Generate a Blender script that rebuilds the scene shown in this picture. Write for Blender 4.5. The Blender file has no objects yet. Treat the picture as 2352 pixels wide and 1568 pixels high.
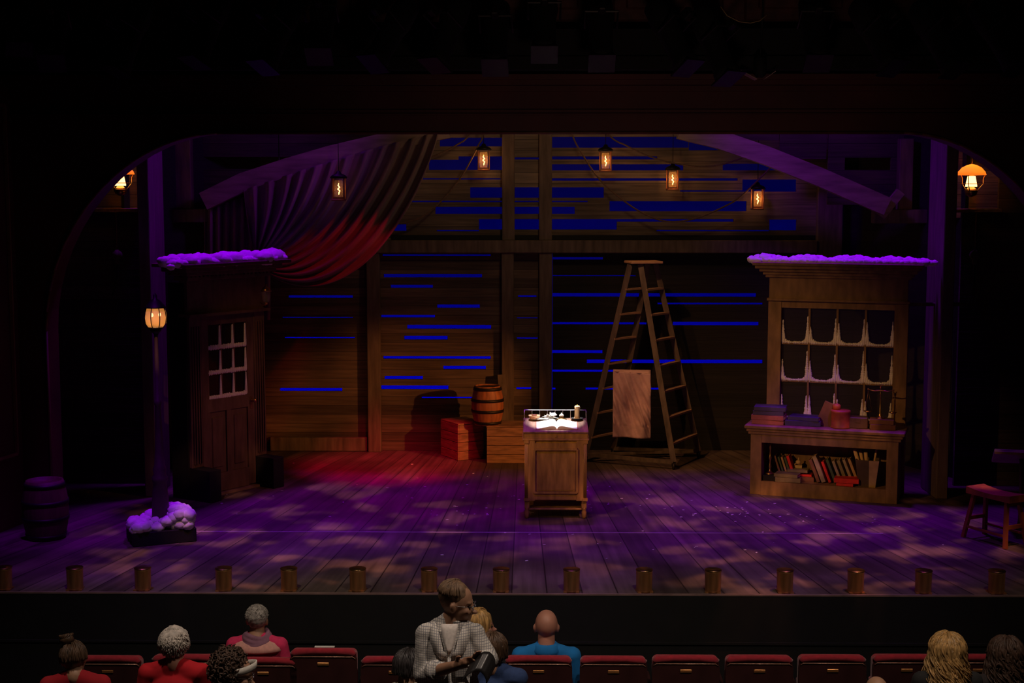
import bpy, math, random
from mathutils import Vector, Matrix, Euler, noise
R = math.radians
SC = bpy.context.scene
COL = SC.collection
rnd = random.Random(7)

# ------------------------------------------------------------------ camera
F = 3300.0                                   # focal length in pixels of the 2352 px wide frame
CAMH = 3.3                                   # lens height above the stage floor
PITCH, YAW = math.atan(349/3300), R(0.75)
cam_data = bpy.data.cameras.new('camera'); cam = bpy.data.objects.new('camera', cam_data); COL.objects.link(cam)
cam_data.sensor_width = 36.0; cam_data.lens = 36.0*F/2352.0
cam_data.clip_start = 0.05; cam_data.clip_end = 200
cam.location = (0, 0, CAMH); cam.rotation_euler = (R(90)-PITCH, 0, YAW)
SC.camera = cam
RM = Euler((R(90)-PITCH, 0, YAW)).to_matrix()
def ray(px, py): return RM @ Vector(((px-1176)/F, -(py-784)/F, -1.0))
def at(px, py, Y):
    d = ray(px, py); t = Y/d.y; return Vector((d.x*t, Y, CAMH+d.z*t))
def fl(px, py, z=0.0):
    d = ray(px, py); t = (z-CAMH)/d.z; return Vector((d.x*t, d.y*t, z))

# ------------------------------------------------------------------ view, world
SC.view_settings.view_transform = 'Standard'; SC.view_settings.look = 'None'
SC.view_settings.gamma = 1; SC.view_settings.use_curve_mapping = False
SC.view_settings.exposure = 0.0
SC.cycles.use_denoising = True
SC.cycles.max_bounces = 4; SC.cycles.diffuse_bounces = 2; SC.cycles.glossy_bounces = 2
SC.cycles.transmission_bounces = 4; SC.cycles.transparent_max_bounces = 6
W = bpy.data.worlds.new('world'); SC.world = W; W.use_nodes = True
W.node_tree.nodes['Background'].inputs[0].default_value = (0.9, 0.55, 0.5, 1)
W.node_tree.nodes['Background'].inputs[1].default_value = 0.0022

# ------------------------------------------------------------------ stage and house lights
def light(name, kind, loc, aim, color, power, angle=40, blend=1.0, size=0.25, size_y=None, gobo=None):
    d = bpy.data.lights.new(name, kind); o = bpy.data.objects.new(name, d); COL.objects.link(o)
    o.location = loc; o.rotation_euler = (Vector(aim)-Vector(loc)).to_track_quat('-Z', 'Y').to_euler()
    d.color = color; d.energy = power
    if kind == 'SPOT': d.spot_size = R(angle); d.spot_blend = blend; d.shadow_soft_size = size
    if kind == 'AREA':
        d.shape = 'RECTANGLE'; d.size = size; d.size_y = size_y or size
    if kind == 'POINT': d.shadow_soft_size = size
    if gobo:                                     # a patterned template in the lamp's gate
        sc_, lo, hi, detail = gobo
        d.use_nodes = True; nt = d.node_tree; em = nt.nodes['Emission']
        tc = nt.nodes.new('ShaderNodeTexCoord'); nz = nt.nodes.new('ShaderNodeTexNoise'); mr = nt.nodes.new('ShaderNodeMapRange')
        nz.inputs['Scale'].default_value = sc_; nz.inputs['Detail'].default_value = detail
        mr.inputs[1].default_value = lo; mr.inputs[2].default_value = hi
        mr.inputs[3].default_value = 0.0; mr.inputs[4].default_value = 1.0
        nt.links.new(tc.outputs['Normal'], nz.inputs['Vector']); nt.links.new(nz.outputs['Fac'], mr.inputs[0])
        nt.links.new(mr.outputs[0], em.inputs['Strength'])
    return o
VIO = (0.42, 0.0, 1.0)
L = light
# violet light on the stage floor and the snow: top lights upstage of the arch, steep front lights downstage
L('violet_top_left', 'SPOT', (-3.2, 15.9, 7.2), (-3.2, 14.7, 0), (0.34, 0, 1), 850, 50, 1.0)
L('violet_top_centre', 'SPOT', (0.2, 15.9, 7.2), (0.3, 14.9, 0), (0.36, 0, 1), 1000, 56, 1.0, gobo=(7, .15, .6, 1))
L('magenta_top_light', 'SPOT', (-0.8, 15.9, 7.0), (-1.0, 15.6, 0), (0.8, 0.0, 0.30), 330, 36, 1.0)
L('violet_top_right', 'SPOT', (3.3, 15.9, 7.2), (3.2, 15.1, 0), (0.30, 0, 1), 1050, 48, 1.0)
L('violet_front_left', 'SPOT', (-3.4, 10.9, 6.5), (-3.3, 13.1, 0), (0.36, 0, 1), 800, 36, 0.9, gobo=(6, .2, .6, 1))
L('violet_front_centre', 'SPOT', (0, 10.9, 6.5), (0, 12.9, 0), (0.38, 0, 1), 560, 34, 0.9, gobo=(6, .25, .6, 1))
L('violet_front_right', 'SPOT', (3, 10.9, 6.5), (2.7, 12.9, 0), (0.38, 0, 1), 560, 34, 0.9, gobo=(6, .25, .6, 1))
L('violet_window', 'SPOT', (4.4, 10.9, 6.3), (3.05, 15.3, 1.05), (0.34, 0, 1), 420, 11, 1.0, 0.05)
# warm leaf pattern over the front of the floor
L('leaf_pattern_left', 'SPOT', (-3.0, 10.2, 6.6), (-2.0, 13.6, 0), (1, 0.40, 0.22), 1400, 40, 0.7, 0.04, gobo=(19, .53, .66, 1.5))
L('leaf_pattern_right', 'SPOT', (3.6, 10.2, 6.6), (2.4, 13.6, 0), (1, 0.38, 0.18), 1600, 40, 0.7, 0.04, gobo=(19, .52, .66, 1.5))
# red light upstage left
L('red_top_light', 'SPOT', (-0.9, 14.6, 4.75), (-1.7, 16.9, 0), (1, 0.0, 0.06), 1150, 28, 0.8, 0.03)
L('red_swag_light', 'SPOT', (-0.2, 14.6, 4.2), (-2.5, 16.6, 2.1), (1, 0.0, 0.03), 95, 21, 0.4, 0.03)
# amber side boom, stage left of the arch
L('amber_boom', 'SPOT', (5.0, 11.6, 2.6), (-1.0, 17.4, 0.55), (1, 0.32, 0.07), 1250, 18, 0.7, 0.05)
L('amber_front_left', 'SPOT', (-5.5, 6.0, 6.0), (1.6, 14.9, 1.15), (1, 0.46, 0.13), 1700, 20, 0.9, 0.1)
L('amber_upper_wall', 'SPOT', (0.4, 15.0, 4.7), (0.4, 18.0, 3.2), (1, 0.60, 0.30), 42, 120, 1.0, 0.2)
L('amber_lower_wall', 'SPOT', (-3.6, 12.6, 3.2), (-2.3, 18.0, 0.7), (1, 0.42, 0.13), 50, 20, 1.0, 0.1)
L('amber_ladder_top', 'SPOT', (0.2, 15.0, 4.7), (1.55, 16.7, 1.6), (1, 0.42, 0.17), 170, 50, 1.0, 0.03)
L('amber_door_front', 'SPOT', (2.5, 11.8, 4.6), (-3.2, 15.7, 0.6), (1, 0.34, 0.20), 260, 17, 1.0, 0.1)
# tight white special on the open book
L('book_special', 'SPOT', (0.30, 15.5, 7.5), (0.25, 14.53, 0.90), (1, 0.97, 0.95), 6500, 5.6, 0.5, 0.02)
# violet back lights that graze the diagonal beams and the upper planks
L('violet_beam_left', 'SPOT', (-0.9, 15.2, 4.7), (-3.2, 16.8, 3.6), (0.40, 0.03, 1), 60, 50, 1.0)
L('violet_beam_right', 'SPOT', (1.6, 15.0, 5.2), (3.6, 17.0, 3.3), (0.30, 0.0, 1), 120, 60, 1.0)
# blue strip behind the planks, washing the backdrop
L('cyclorama_strip', 'AREA', (0.2, 20.1, 0.06), (0.2, 21.6, 0.45), (0.0, 0.0, 1.0), 74, size=13.0, size_y=0.22)
# dim house lights over the audience, plus an added spot that brightens the arch
L('house_light_left', 'SPOT', (-2.2, 8.2, 5.6), (-1.9, 9.7, -0.6), (1, 0.80, 0.66), 310, 72, 1.0, 0.12)
L('house_light_centre', 'SPOT', (1.4, 7.2, 5.6), (0.4, 9.3, -0.6), (1, 0.80, 0.66), 400, 72, 1.0, 0.12)
L('house_light_right', 'SPOT', (3.6, 8.2, 5.6), (3.4, 9.7, -0.6), (1, 0.76, 0.60), 180, 72, 1.0, 0.12)
L('arch_fill_spot', 'SPOT', (1.0, 7.0, 2.2), (1.0, 14.0, 4.4), (1, 0.6, 0.5), 75, 60, 1.0, 0.3)  # added lamp, only there to lift the dark arch header

# ------------------------------------------------------------------ materials
MATS = {}
def nodes(name):
    m = bpy.data.materials.new(name); m.use_nodes = True
    return m, m.node_tree, m.node_tree.nodes['Principled BSDF']
def mat(name, col, rough=0.6, metal=0.0, var=0.25, scale=6.0, bump=0.0, stretch=(1, 1, 1), detail=4, coat=0.0, sheen=0.0, emit=None, estr=0.0):
    if name in MATS: return MATS[name]
    m, nt, b = nodes(name); MATS[name] = m
    tc = nt.nodes.new('ShaderNodeTexCoord'); mp = nt.nodes.new('ShaderNodeMapping'); nz = nt.nodes.new('ShaderNodeTexNoise')
    mp.inputs['Scale'].default_value = stretch; nz.inputs['Scale'].default_value = scale; nz.inputs['Detail'].default_value = detail
    cr = nt.nodes.new('ShaderNodeValToRGB')
    cr.color_ramp.elements[0].position = 0.3; cr.color_ramp.elements[1].position = 0.7
    cr.color_ramp.elements[0].color = tuple(c*(1-var) for c in col)+(1,); cr.color_ramp.elements[1].color = tuple(min(1, c*(1+var)) for c in col)+(1,)
    nt.links.new(tc.outputs['Object'], mp.inputs[0]); nt.links.new(mp.outputs[0], nz.inputs['Vector'])
    nt.links.new(nz.outputs['Fac'], cr.inputs[0]); nt.links.new(cr.outputs[0], b.inputs['Base Color'])
    b.inputs['Roughness'].default_value = rough; b.inputs['Metallic'].default_value = metal
    b.inputs['Coat Weight'].default_value = coat; b.inputs['Sheen Weight'].default_value = sheen
    if bump:
        bp = nt.nodes.new('ShaderNodeBump'); bp.inputs['Strength'].default_value = bump; bp.inputs['Distance'].default_value = 0.01
        nt.links.new(nz.outputs['Fac'], bp.inputs['Height']); nt.links.new(bp.outputs[0], b.inputs['Normal'])
    if emit:
        b.inputs['Emission Color'].default_value = tuple(emit)+(1,); b.inputs['Emission Strength'].default_value = estr
    return m
def plank_mat(name, col, pitch=0.14, axis='Z', grain='X', rough=0.75, var=0.35):
    """boards stacked along an axis with dark seams, grain along the other"""
    m, nt, b = nodes(name); MATS[name] = m; N = nt.nodes.new; LK = nt.links.new
    tc = N('ShaderNodeTexCoord'); sp = N('ShaderNodeSeparateXYZ'); LK(tc.outputs['Object'], sp.inputs[0])
    dv = N('ShaderNodeMath'); dv.operation = 'DIVIDE'; dv.inputs[1].default_value = pitch; LK(sp.outputs[axis], dv.inputs[0])
    fr = N('ShaderNodeMath'); fr.operation = 'FRACT'; LK(dv.outputs[0], fr.inputs[0])
    fo = N('ShaderNodeMath'); fo.operation = 'FLOOR'; LK(dv.outputs[0], fo.inputs[0])
    wn = N('ShaderNodeTexWhiteNoise'); wn.noise_dimensions = '1D'; LK(fo.outputs[0], wn.inputs['W'])
    mp = N('ShaderNodeMapping'); s = {'X': (1.2, 14, 22), 'Z': (22, 14, 1.2), 'Y': (22, 1.2, 14)}[grain]; mp.inputs['Scale'].default_value = s
    off = N('ShaderNodeVectorMath'); off.operation = 'ADD'; cb = N('ShaderNodeCombineXYZ')
    for k in range(3): LK(wn.outputs['Value'], cb.inputs[k])
    sc3 = N('ShaderNodeVectorMath'); sc3.operation = 'SCALE'; sc3.inputs['Scale'].default_value = 9; LK(cb.outputs[0], sc3.inputs[0])
    LK(tc.outputs['Object'], off.inputs[0]); LK(sc3.outputs[0], off.inputs[1]); LK(off.outputs[0], mp.inputs[0])
    nz = N('ShaderNodeTexNoise'); nz.inputs['Scale'].default_value = 1.6; nz.inputs['Detail'].default_value = 6; LK(mp.outputs[0], nz.inputs['Vector'])
    n2 = N('ShaderNodeTexNoise'); n2.inputs['Scale'].default_value = 1.1; LK(tc.outputs['Object'], n2.inputs['Vector'])
    cr = N('ShaderNodeValToRGB'); e = cr.color_ramp.elements; e[0].position = .3; e[1].position = .72
    e[0].color = tuple(c*(1-var) for c in col)+(1,); e[1].color = tuple(c*(1+var) for c in col)+(1,)
    LK(nz.outputs['Fac'], cr.inputs[0])
    def mul(a, bsock):
        x = N('ShaderNodeMix'); x.data_type = 'RGBA'; x.blend_type = 'MULTIPLY'; x.inputs[0].default_value = 1
        LK(a, x.inputs[6]); LK(bsock, x.inputs[7]); return x.outputs[2]
    m1 = N('ShaderNodeMapRange'); m1.inputs[3].default_value = .62; m1.inputs[4].default_value = 1.35; LK(wn.outputs['Value'], m1.inputs[0])
    m2 = N('ShaderNodeMapRange'); m2.inputs[1].default_value = .3; m2.inputs[2].default_value = .7; m2.inputs[3].default_value = .6; m2.inputs[4].default_value = 1.3; LK(n2.outputs['Fac'], m2.inputs[0])
    lt = N('ShaderNodeMath'); lt.operation = 'GREATER_THAN'; lt.inputs[1].default_value = .045; LK(fr.outputs[0], lt.inputs[0])
    m3 = N('ShaderNodeMapRange'); m3.inputs[3].default_value = .25; LK(lt.outputs[0], m3.inputs[0])
    c = mul(mul(mul(cr.outputs[0], m1.outputs[0]), m2.outputs[0]), m3.outputs[0])
    LK(c, b.inputs['Base Color']); b.inputs['Roughness'].default_value = rough
    bp = N('ShaderNodeBump'); bp.inputs['Strength'].default_value = .4; bp.inputs['Distance'].default_value = .01
    LK(nz.outputs['Fac'], bp.inputs['Height']); LK(bp.outputs[0], b.inputs['Normal'])
    return m
def floor_mat():
    """stage boards splayed so that they run together far upstage, painted brown, scuffed"""
    m, nt, b = nodes('stage_boards'); N = nt.nodes.new; LK = nt.links.new
    tc = N('ShaderNodeTexCoord'); sp = N('ShaderNodeSeparateXYZ'); LK(tc.outputs['Object'], sp.inputs[0])
    def M(op, a, bb=None):
        x = N('ShaderNodeMath'); x.operation = op
        for i, v in enumerate((a, bb)):
            if v is None: continue
            if isinstance(v, (int, float)): x.inputs[i].default_value = v
            else: LK(v, x.inputs[i])
        return x.outputs[0]
    dx = M('ADD', sp.outputs['X'], 0.16); dy = M('SUBTRACT', 27.2, sp.outputs['Y'])
    ang = M('DIVIDE', M('DIVIDE', dx, dy), 0.0186)
    fr = M('FRACT', ang); fo = M('FLOOR', ang)
    wn = N('ShaderNodeTexWhiteNoise'); wn.noise_dimensions = '1D'; LK(fo, wn.inputs['W'])
    seam = M('GREATER_THAN', fr, .04)
    cb = N('ShaderNodeCombineXYZ'); LK(M('MULTIPLY', ang, 3.0), cb.inputs[0]); LK(M('MULTIPLY', sp.outputs['Y'], .5), cb.inputs[1])
    nz = N('ShaderNodeTexNoise'); nz.inputs['Scale'].default_value = 1.4; nz.inputs['Detail'].default_value = 6; LK(cb.outputs[0], nz.inputs['Vector'])
    nb = N('ShaderNodeTexNoise'); nb.inputs['Scale'].default_value = 1.3; nb.inputs['Detail'].default_value = 3; LK(tc.outputs['Object'], nb.inputs['Vector'])
    cr = N('ShaderNodeValToRGB'); e = cr.color_ramp.elements; e[0].position = .3; e[1].position = .75
    e[0].color = (.075, .052, .044, 1); e[1].color = (.16, .12, .10, 1); LK(nz.outputs['Fac'], cr.inputs[0])
    def mul(a, bsock):
        x = N('ShaderNodeMix'); x.data_type = 'RGBA'; x.blend_type = 'MULTIPLY'; x.inputs[0].default_value = 1
        LK(a, x.inputs[6]); LK(bsock, x.inputs[7]); return x.outputs[2]
    def mr(s, lo, hi, a=0, bb=1):
        x = N('ShaderNodeMapRange'); x.inputs[1].default_value = a; x.inputs[2].default_value = bb
        x.inputs[3].default_value = lo; x.inputs[4].default_value = hi; LK(s, x.inputs[0]); return x.outputs[0]
    c = mul(mul(mul(cr.outputs[0], mr(wn.outputs['Value'], .7, 1.25)), mr(nb.outputs['Fac'], .55, 1.45, .3, .7)), mr(seam, .25, 1))
    LK(c, b.inputs['Base Color']); b.inputs['Roughness'].default_value = .55; b.inputs['Specular IOR Level'].default_value = .3
    bp = N('ShaderNodeBump'); bp.inputs['Strength'].default_value = .25; bp.inputs['Distance'].default_value = .006
    LK(nz.outputs['Fac'], bp.inputs['Height']); LK(bp.outputs[0], b.inputs['Normal'])
    return m
def check_mat():
    """fine dark check on a pale cotton shirt"""
    m, nt, b = nodes('checked_cotton'); N = nt.nodes.new; LK = nt.links.new
    tc = N('ShaderNodeTexCoord'); sp = N('ShaderNodeSeparateXYZ'); LK(tc.outputs['Object'], sp.inputs[0])
    outs = []
    for ax in 'XZ':
        d = N('ShaderNodeMath'); d.operation = 'DIVIDE'; d.inputs[1].default_value = .0135; LK(sp.outputs[ax], d.inputs[0])
        f = N('ShaderNodeMath'); f.operation = 'FRACT'; LK(d.outputs[0], f.inputs[0])
        g = N('ShaderNodeMath'); g.operation = 'LESS_THAN'; g.inputs[1].default_value = .22; LK(f.outputs[0], g.inputs[0]); outs.append(g.outputs[0])
    mx = N('ShaderNodeMath'); mx.operation = 'MAXIMUM'; LK(outs[0], mx.inputs[0]); LK(outs[1], mx.inputs[1])
    x = N('ShaderNodeMix'); x.data_type = 'RGBA'; LK(mx.outputs[0], x.inputs[0])
    x.inputs[6].default_value = (.62, .58, .52, 1); x.inputs[7].default_value = (.22, .22, .24, 1)
    LK(x.outputs[2], b.inputs['Base Color']); b.inputs['Roughness'].default_value = .9
    return m
def glass_mat(name, alpha=0.12, col=(.5, .5, .45)):
    m, nt, b = nodes(name)
    tr = nt.nodes.new('ShaderNodeBsdfTransparent'); mx = nt.nodes.new('ShaderNodeMixShader'); mx.inputs[0].default_value = alpha
    b.inputs['Base Color'].default_value = col+(1,); b.inputs['Roughness'].default_value = .08
    nt.links.new(tr.outputs[0], mx.inputs[1]); nt.links.new(b.outputs[0], mx.inputs[2])
    nt.links.new(mx.outputs[0], nt.nodes['Material Output'].inputs['Surface'])
    return m
def emis(name, col, s):
    if name in MATS: return MATS[name]
    m, nt, b = nodes(name); MATS[name] = m
    b.inputs['Base Color'].default_value = tuple(col)+(1,); b.inputs['Emission Color'].default_value = tuple(col)+(1,); b.inputs['Emission Strength'].default_value = s
    return m
M_FLOOR = floor_mat()
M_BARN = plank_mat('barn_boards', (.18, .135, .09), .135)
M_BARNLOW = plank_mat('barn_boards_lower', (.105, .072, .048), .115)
M_BLACKWALL = plank_mat('black_boards', (.010, .008, .007), .14)
M_SIDEW = plank_mat('side_boards', (.07, .05, .042), .16)  # darkened to set off the braces: weaker light on the gable put into the colour
M_CRATE = plank_mat('crate_slats', (.24, .13, .07), .113)
M_POST = mat('rough_timber', (.12, .088, .062), .8, var=.4, scale=3, stretch=(5, 5, .8), bump=.3)
M_BEAM = mat('beam_timber', (.27, .19, .15), .8, var=.35, scale=3, stretch=(.8, 5, 5), bump=.3)  # paler than the posts: extra brightness of the lit braces put into the colour
M_CAB = mat('window_unit_oak', (.21, .125, .06), .65, var=.35, scale=4, stretch=(3, 3, 1), bump=.15)
M_DOOR = mat('door_paint', (.13, .075, .055), .6, var=.3, scale=4, stretch=(4, 4, 1), bump=.15)
M_DESK = mat('desk_walnut', (.36, .225, .06), .42, var=.4, scale=3.5, stretch=(5, 5, 1), bump=.1)
M_BLACK = mat('matt_black', (.004, .004, .004), .8, var=.3)
M_IRON = mat('dark_iron', (.03, .027, .024), .5, metal=.6)
M_BRASS = mat('aged_brass', (.55, .36, .13), .32, metal=1.0, var=.2)
M_COPPER = mat('footlight_copper', (.60, .30, .12), .34, metal=.75, var=.25, scale=9, stretch=(3, 3, .4))
M_SNOW = mat('fake_snow', (.80, .80, .82), .95, var=.12, scale=20, bump=.5)
M_ROPE = mat('hemp_rope', (.16, .10, .06), .95, scale=30)
M_PAPER = mat('paper', (.78, .76, .70), .85, var=.06)
M_ARCH = mat('arch_maroon', (.085, .015, .012), .6, var=.35, scale=1.5)
M_ARCHG = mat('arch_gilt_edge', (.16, .06, .03), .5, var=.3)
M_VELVET = mat('curtain_velvet', (.24, .15, .13), .95, var=.3, scale=2, sheen=.25)
M_SEATV = mat('seat_velvet', (.36, .015, .03), .95, var=.2, scale=25, sheen=.3)
M_SEATB = mat('seat_shell', (.045, .014, .013), .4, var=.2)
M_SEATT = mat('seat_trim', (.45, .24, .16), .3, metal=.5)
M_PLATE = mat('seat_plate', (.60, .27, .09), .35, metal=.7)
M_GLASS = glass_mat('window_glass', .015)
M_LAMPG = glass_mat('lamp_glass', .10, (.8, .6, .35))
M_CHECK = check_mat()
def skin(name, col): return mat(name, col, .5, var=.08, scale=12)
def cloth(name, col, scale=60): return mat(name, col, .92, var=.12, scale=scale, bump=.1)

def shade_mat():
    m, nt, b = nodes('parchment_shade'); MATS['parchment_shade'] = m; b.inputs['Base Color'].default_value = (.85, .42, .2, 1)
    tr = nt.nodes.new('ShaderNodeBsdfTranslucent'); tr.inputs[0].default_value = (1, .72, .4, 1); mx = nt.nodes.new('ShaderNodeMixShader'); mx.inputs[0].default_value = .7
    nt.links.new(b.outputs[0], mx.inputs[1]); nt.links.new(tr.outputs[0], mx.inputs[2]); nt.links.new(mx.outputs[0], nt.nodes['Material Output'].inputs['Surface']); return m
M_SHADE = shade_mat()
# ------------------------------------------------------------------ mesh builder
class MB:
    def __init__(s): s.v = []; s.f = []; s.sm = []
    def add(s, vs, fs, smooth=False, M=None):
        o = len(s.v)
        s.v += [tuple((M @ Vector(p)) if M is not None else p) for p in vs]
        s.f += [tuple(i+o for i in f) for f in fs]; s.sm += [smooth]*len(fs); return s
    def box(s, c, d, rot=None, bev=0.0):
        M = Matrix.Translation(Vector(c))
        if rot is not None: M = M @ (rot if isinstance(rot, Matrix) else Euler(rot).to_matrix().to_4x4())
        x, y, z = d[0]/2, d[1]/2, d[2]/2
        if bev <= 0:
            vs = [(a*x, b*y, e*z) for a in (-1, 1) for b in (-1, 1) for e in (-1, 1)]
            fs = [(0, 1, 3, 2), (4, 6, 7, 5), (0, 4, 5, 1), (2, 3, 7, 6), (0, 2, 6, 4), (1, 5, 7, 3)]
            return s.add(vs, fs, False, M)
        w = min(bev, x*.9, y*.9, z*.9); vs = []; key = {}
        for a in (-1, 1):
            for b in (-1, 1):
                for e in (-1, 1):
                    for k in range(3):
                        p = [a*(x-w), b*(y-w), e*(z-w)]; p[k] = (a*x, b*y, e*z)[k]
                        key[(a, b, e, k)] = len(vs); vs.append(tuple(p))
        K = lambda a, b, e, k: key[(a, b, e, k)]; fs = []
        for a in (-1, 1):
            fs.append(tuple(K(a, b, e, 0) for b, e in ((-1, -1), (1, -1), (1, 1), (-1, 1))))
            fs.append(tuple(K(b, a, e, 1) for b, e in ((-1, -1), (1, -1), (1, 1), (-1, 1))))
            fs.append(tuple(K(b, e, a, 2) for b, e in ((-1, -1), (1, -1), (1, 1), (-1, 1))))
            for b in (-1, 1):
                fs.append((K(a, b, -1, 0), K(a, b, 1, 0), K(a, b, 1, 1), K(a, b, -1, 1)))
                fs.append((K(a, -1, b, 0), K(a, 1, b, 0), K(a, 1, b, 2), K(a, -1, b, 2)))
                fs.append((K(-1, a, b, 1), K(1, a, b, 1), K(1, a, b, 2), K(-1, a, b, 2)))
                for e in (-1, 1): fs.append((K(a, b, e, 0), K(a, b, e, 1), K(a, b, e, 2)))
        return s.add(vs, fs, False, M)
    def span(s, a, b, bev=0.0):      # box from corner to corner
        a, b = Vector(a), Vector(b); return s.box((a+b)/2, [abs(q) for q in (b-a)], None, bev)
    def bar(s, a, b, w, h, up=(0, 0, 1)):
        a, b = Vector(a), Vector(b); d = b-a; L_ = d.length; x = d.normalized(); y = Vector(up).cross(x)
        if y.length < 1e-4: y = Vector((0, 1, 0))
        y.normalize(); z = x.cross(y)
        M = Matrix((x, y, z)).transposed().to_4x4(); M.translation = (a+b)/2
        vs = [(i*L_/2, j*w/2, k*h/2) for i in (-1, 1) for j in (-1, 1) for k in (-1, 1)]
        return s.add(vs, [(0, 1, 3, 2), (4, 6, 7, 5), (0, 4, 5, 1), (2, 3, 7, 6), (0, 2, 6, 4), (1, 5, 7, 3)], False, M)
    def tube(s, pts, r, n=8, smooth=True, cap=True):
        pts = [Vector(p) for p in pts]; k = len(pts); rs = r if isinstance(r, (list, tuple)) else [r]*k
        vs = []; ref = Vector((0, 0, 1)); prev = None
        for i, p in enumerate(pts):
            d = (pts[min(i+1, k-1)]-pts[max(i-1, 0)])
            d = d.normalized() if d.length > 1e-9 else Vector((0, 0, 1))
            if prev is None:
                a = d.cross(ref if abs(d.z) < .95 else Vector((1, 0, 0))).normalized()
            else:
                a = prev-d*prev.dot(d); a = a.normalized() if a.length > 1e-6 else d.orthogonal().normalized()
            prev = a; b = d.cross(a)
            for j in range(n):
                t = 2*math.pi*j/n; vs.append(p+(a*math.cos(t)+b*math.sin(t))*rs[i])
        fs = [(i*n+j, i*n+(j+1) % n, (i+1)*n+(j+1) % n, (i+1)*n+j) for i in range(k-1) for j in range(n)]
        if cap: fs += [tuple(range(n))[::-1], tuple((k-1)*n+j for j in range(n))]
        return s.add([tuple(v) for v in vs], fs, smooth)
    def lathe(s, prof, n=20, c=(0, 0, 0), smooth=True, M=None):
        vs = []; fs = []; k = len(prof)
        for (r, z) in prof:
            for j in range(n): t = 2*math.pi*j/n; vs.append((c[0]+r*math.cos(t), c[1]+r*math.sin(t), c[2]+z))
        for i in range(k-1):
            for j in range(n): fs.append((i*n+j, i*n+(j+1) % n, (i+1)*n+(j+1) % n, (i+1)*n+j))
        if prof[0][0] > 1e-5: fs.append(tuple(range(n))[::-1])
        if prof[-1][0] > 1e-5: fs.append(tuple((k-1)*n+j for j in range(n)))
        return s.add(vs, fs, smooth, M)
    def ball(s, c, r, nu=14, nv=9, M=None, noisef=None):
        rx, ry, rz = (r, r, r) if isinstance(r, (int, float)) else r
        vs = [(0, 0, -1)]; 
        for i in range(1, nv):
            t = math.pi*i/nv
            for j in range(nu): p = 2*math.pi*j/nu; vs.append((math.sin(t)*math.cos(p), math.sin(t)*math.sin(p), -math.cos(t)))
        vs.append((0, 0, 1)); fs = []
        for j in range(nu): fs.append((0, 1+(j+1) % nu, 1+j))
        for i in range(nv-2):
            for j in range(nu): a = 1+i*nu; fs.append((a+j, a+(j+1) % nu, a+nu+(j+1) % nu, a+nu+j))
        e = len(vs)-1; a = 1+(nv-2)*nu
        for j in range(nu): fs.append((a+j, a+(j+1) % nu, e))
        out = []
        for p in vs:
            k = 1.0+(noisef(p) if noisef else 0); out.append((p[0]*rx*k, p[1]*ry*k, p[2]*rz*k))
        T = Matrix.Translation(Vector(c))
        return s.add(out, fs, True, T @ M if M is not None else T)
    def chain(s, pts, rs, n=12):      # tapered limb with rounded joints
        for i in range(len(pts)-1):
            a, b = Vector(pts[i]), Vector(pts[i+1]); s.tube([a, b], [rs[i], rs[i+1]], n)
        for p, r in zip(pts, rs): s.ball(p, r, n, 8)
        return s
    def grid(s, rows, smooth=True, thick=0.0):
        h, w = len(rows), len(rows[0]); vs = [tuple(p) for r in rows for p in r]
        fs = [(i*w+j, i*w+j+1, (i+1)*w+j+1, (i+1)*w+j) for i in range(h-1) for j in range(w-1)]
        return s.add(vs, fs, smooth)
    def prism(s, poly, axis, a, b, M=None):   # polygon in the plane normal to axis, from a to b
        def P(u, v, w): return {'x': (w, u, v), 'y': (u, w, v), 'z': (u, v, w)}[axis]
        n = len(poly); vs = [P(u, v, a) for u, v in poly]+[P(u, v, b) for u, v in poly]
        fs = [tuple(range(n))[::-1], tuple(range(n, 2*n))]+[(i, (i+1) % n, n+(i+1) % n, n+i) for i in range(n)]
        return s.add(vs, fs, False, M)
    def build(s, name, m, parent=None, loc=None, rot=None, label=None, mods=None):
        me = bpy.data.meshes.new(name); me.from_pydata(s.v, [], s.f); me.polygons.foreach_set('use_smooth', s.sm)
        me.materials.append(m); me.update(); o = bpy.data.objects.new(name, me); COL.objects.link(o)
        if parent is not None: o.parent = parent
        if loc is not None: o.location = loc
        if rot is not None: o.rotation_euler = rot
        if label: o['label'] = label
        return o
def thing(name, label, cat, loc=(0, 0, 0), rz=0.0, group=None):
    o = bpy.data.objects.new(name, None); COL.objects.link(o); o.empty_display_size = .1
    o.location = loc; o.rotation_euler = (0, 0, rz); return tag(o, label, cat, group)
def tag(o, label=None, cat=None, group=None, kind=None):
    if label: o['label'] = label
    if cat: o['category'] = cat
    if group: o['group'] = group
    if kind: o['kind'] = kind
    return o
def kids(o): return [c for c in bpy.data.objects if c.parent is o]
def copy_tree(o, parent=None):
    c = o.copy(); COL.objects.link(c); c.parent = parent
    for ch in kids(o): copy_tree(ch, c)
    return c
def solid(o, t=.01, off=0):
    md = o.modifiers.new('solid', 'SOLIDIFY'); md.thickness = t; md.offset = off; return o
def struct(name, mb, m, label=None):
    o = mb.build(name, m); o['kind'] = 'structure'
    if label: o['label'] = label
    return o
def remesh(o, vox=.012, sm=4):
    md = o.modifiers.new('remesh', 'REMESH'); md.mode = 'VOXEL'; md.voxel_size = vox; md.use_smooth_shade = True
    s_ = o.modifiers.new('smooth', 'SMOOTH'); s_.factor = .5; s_.iterations = sm
    return o
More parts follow.
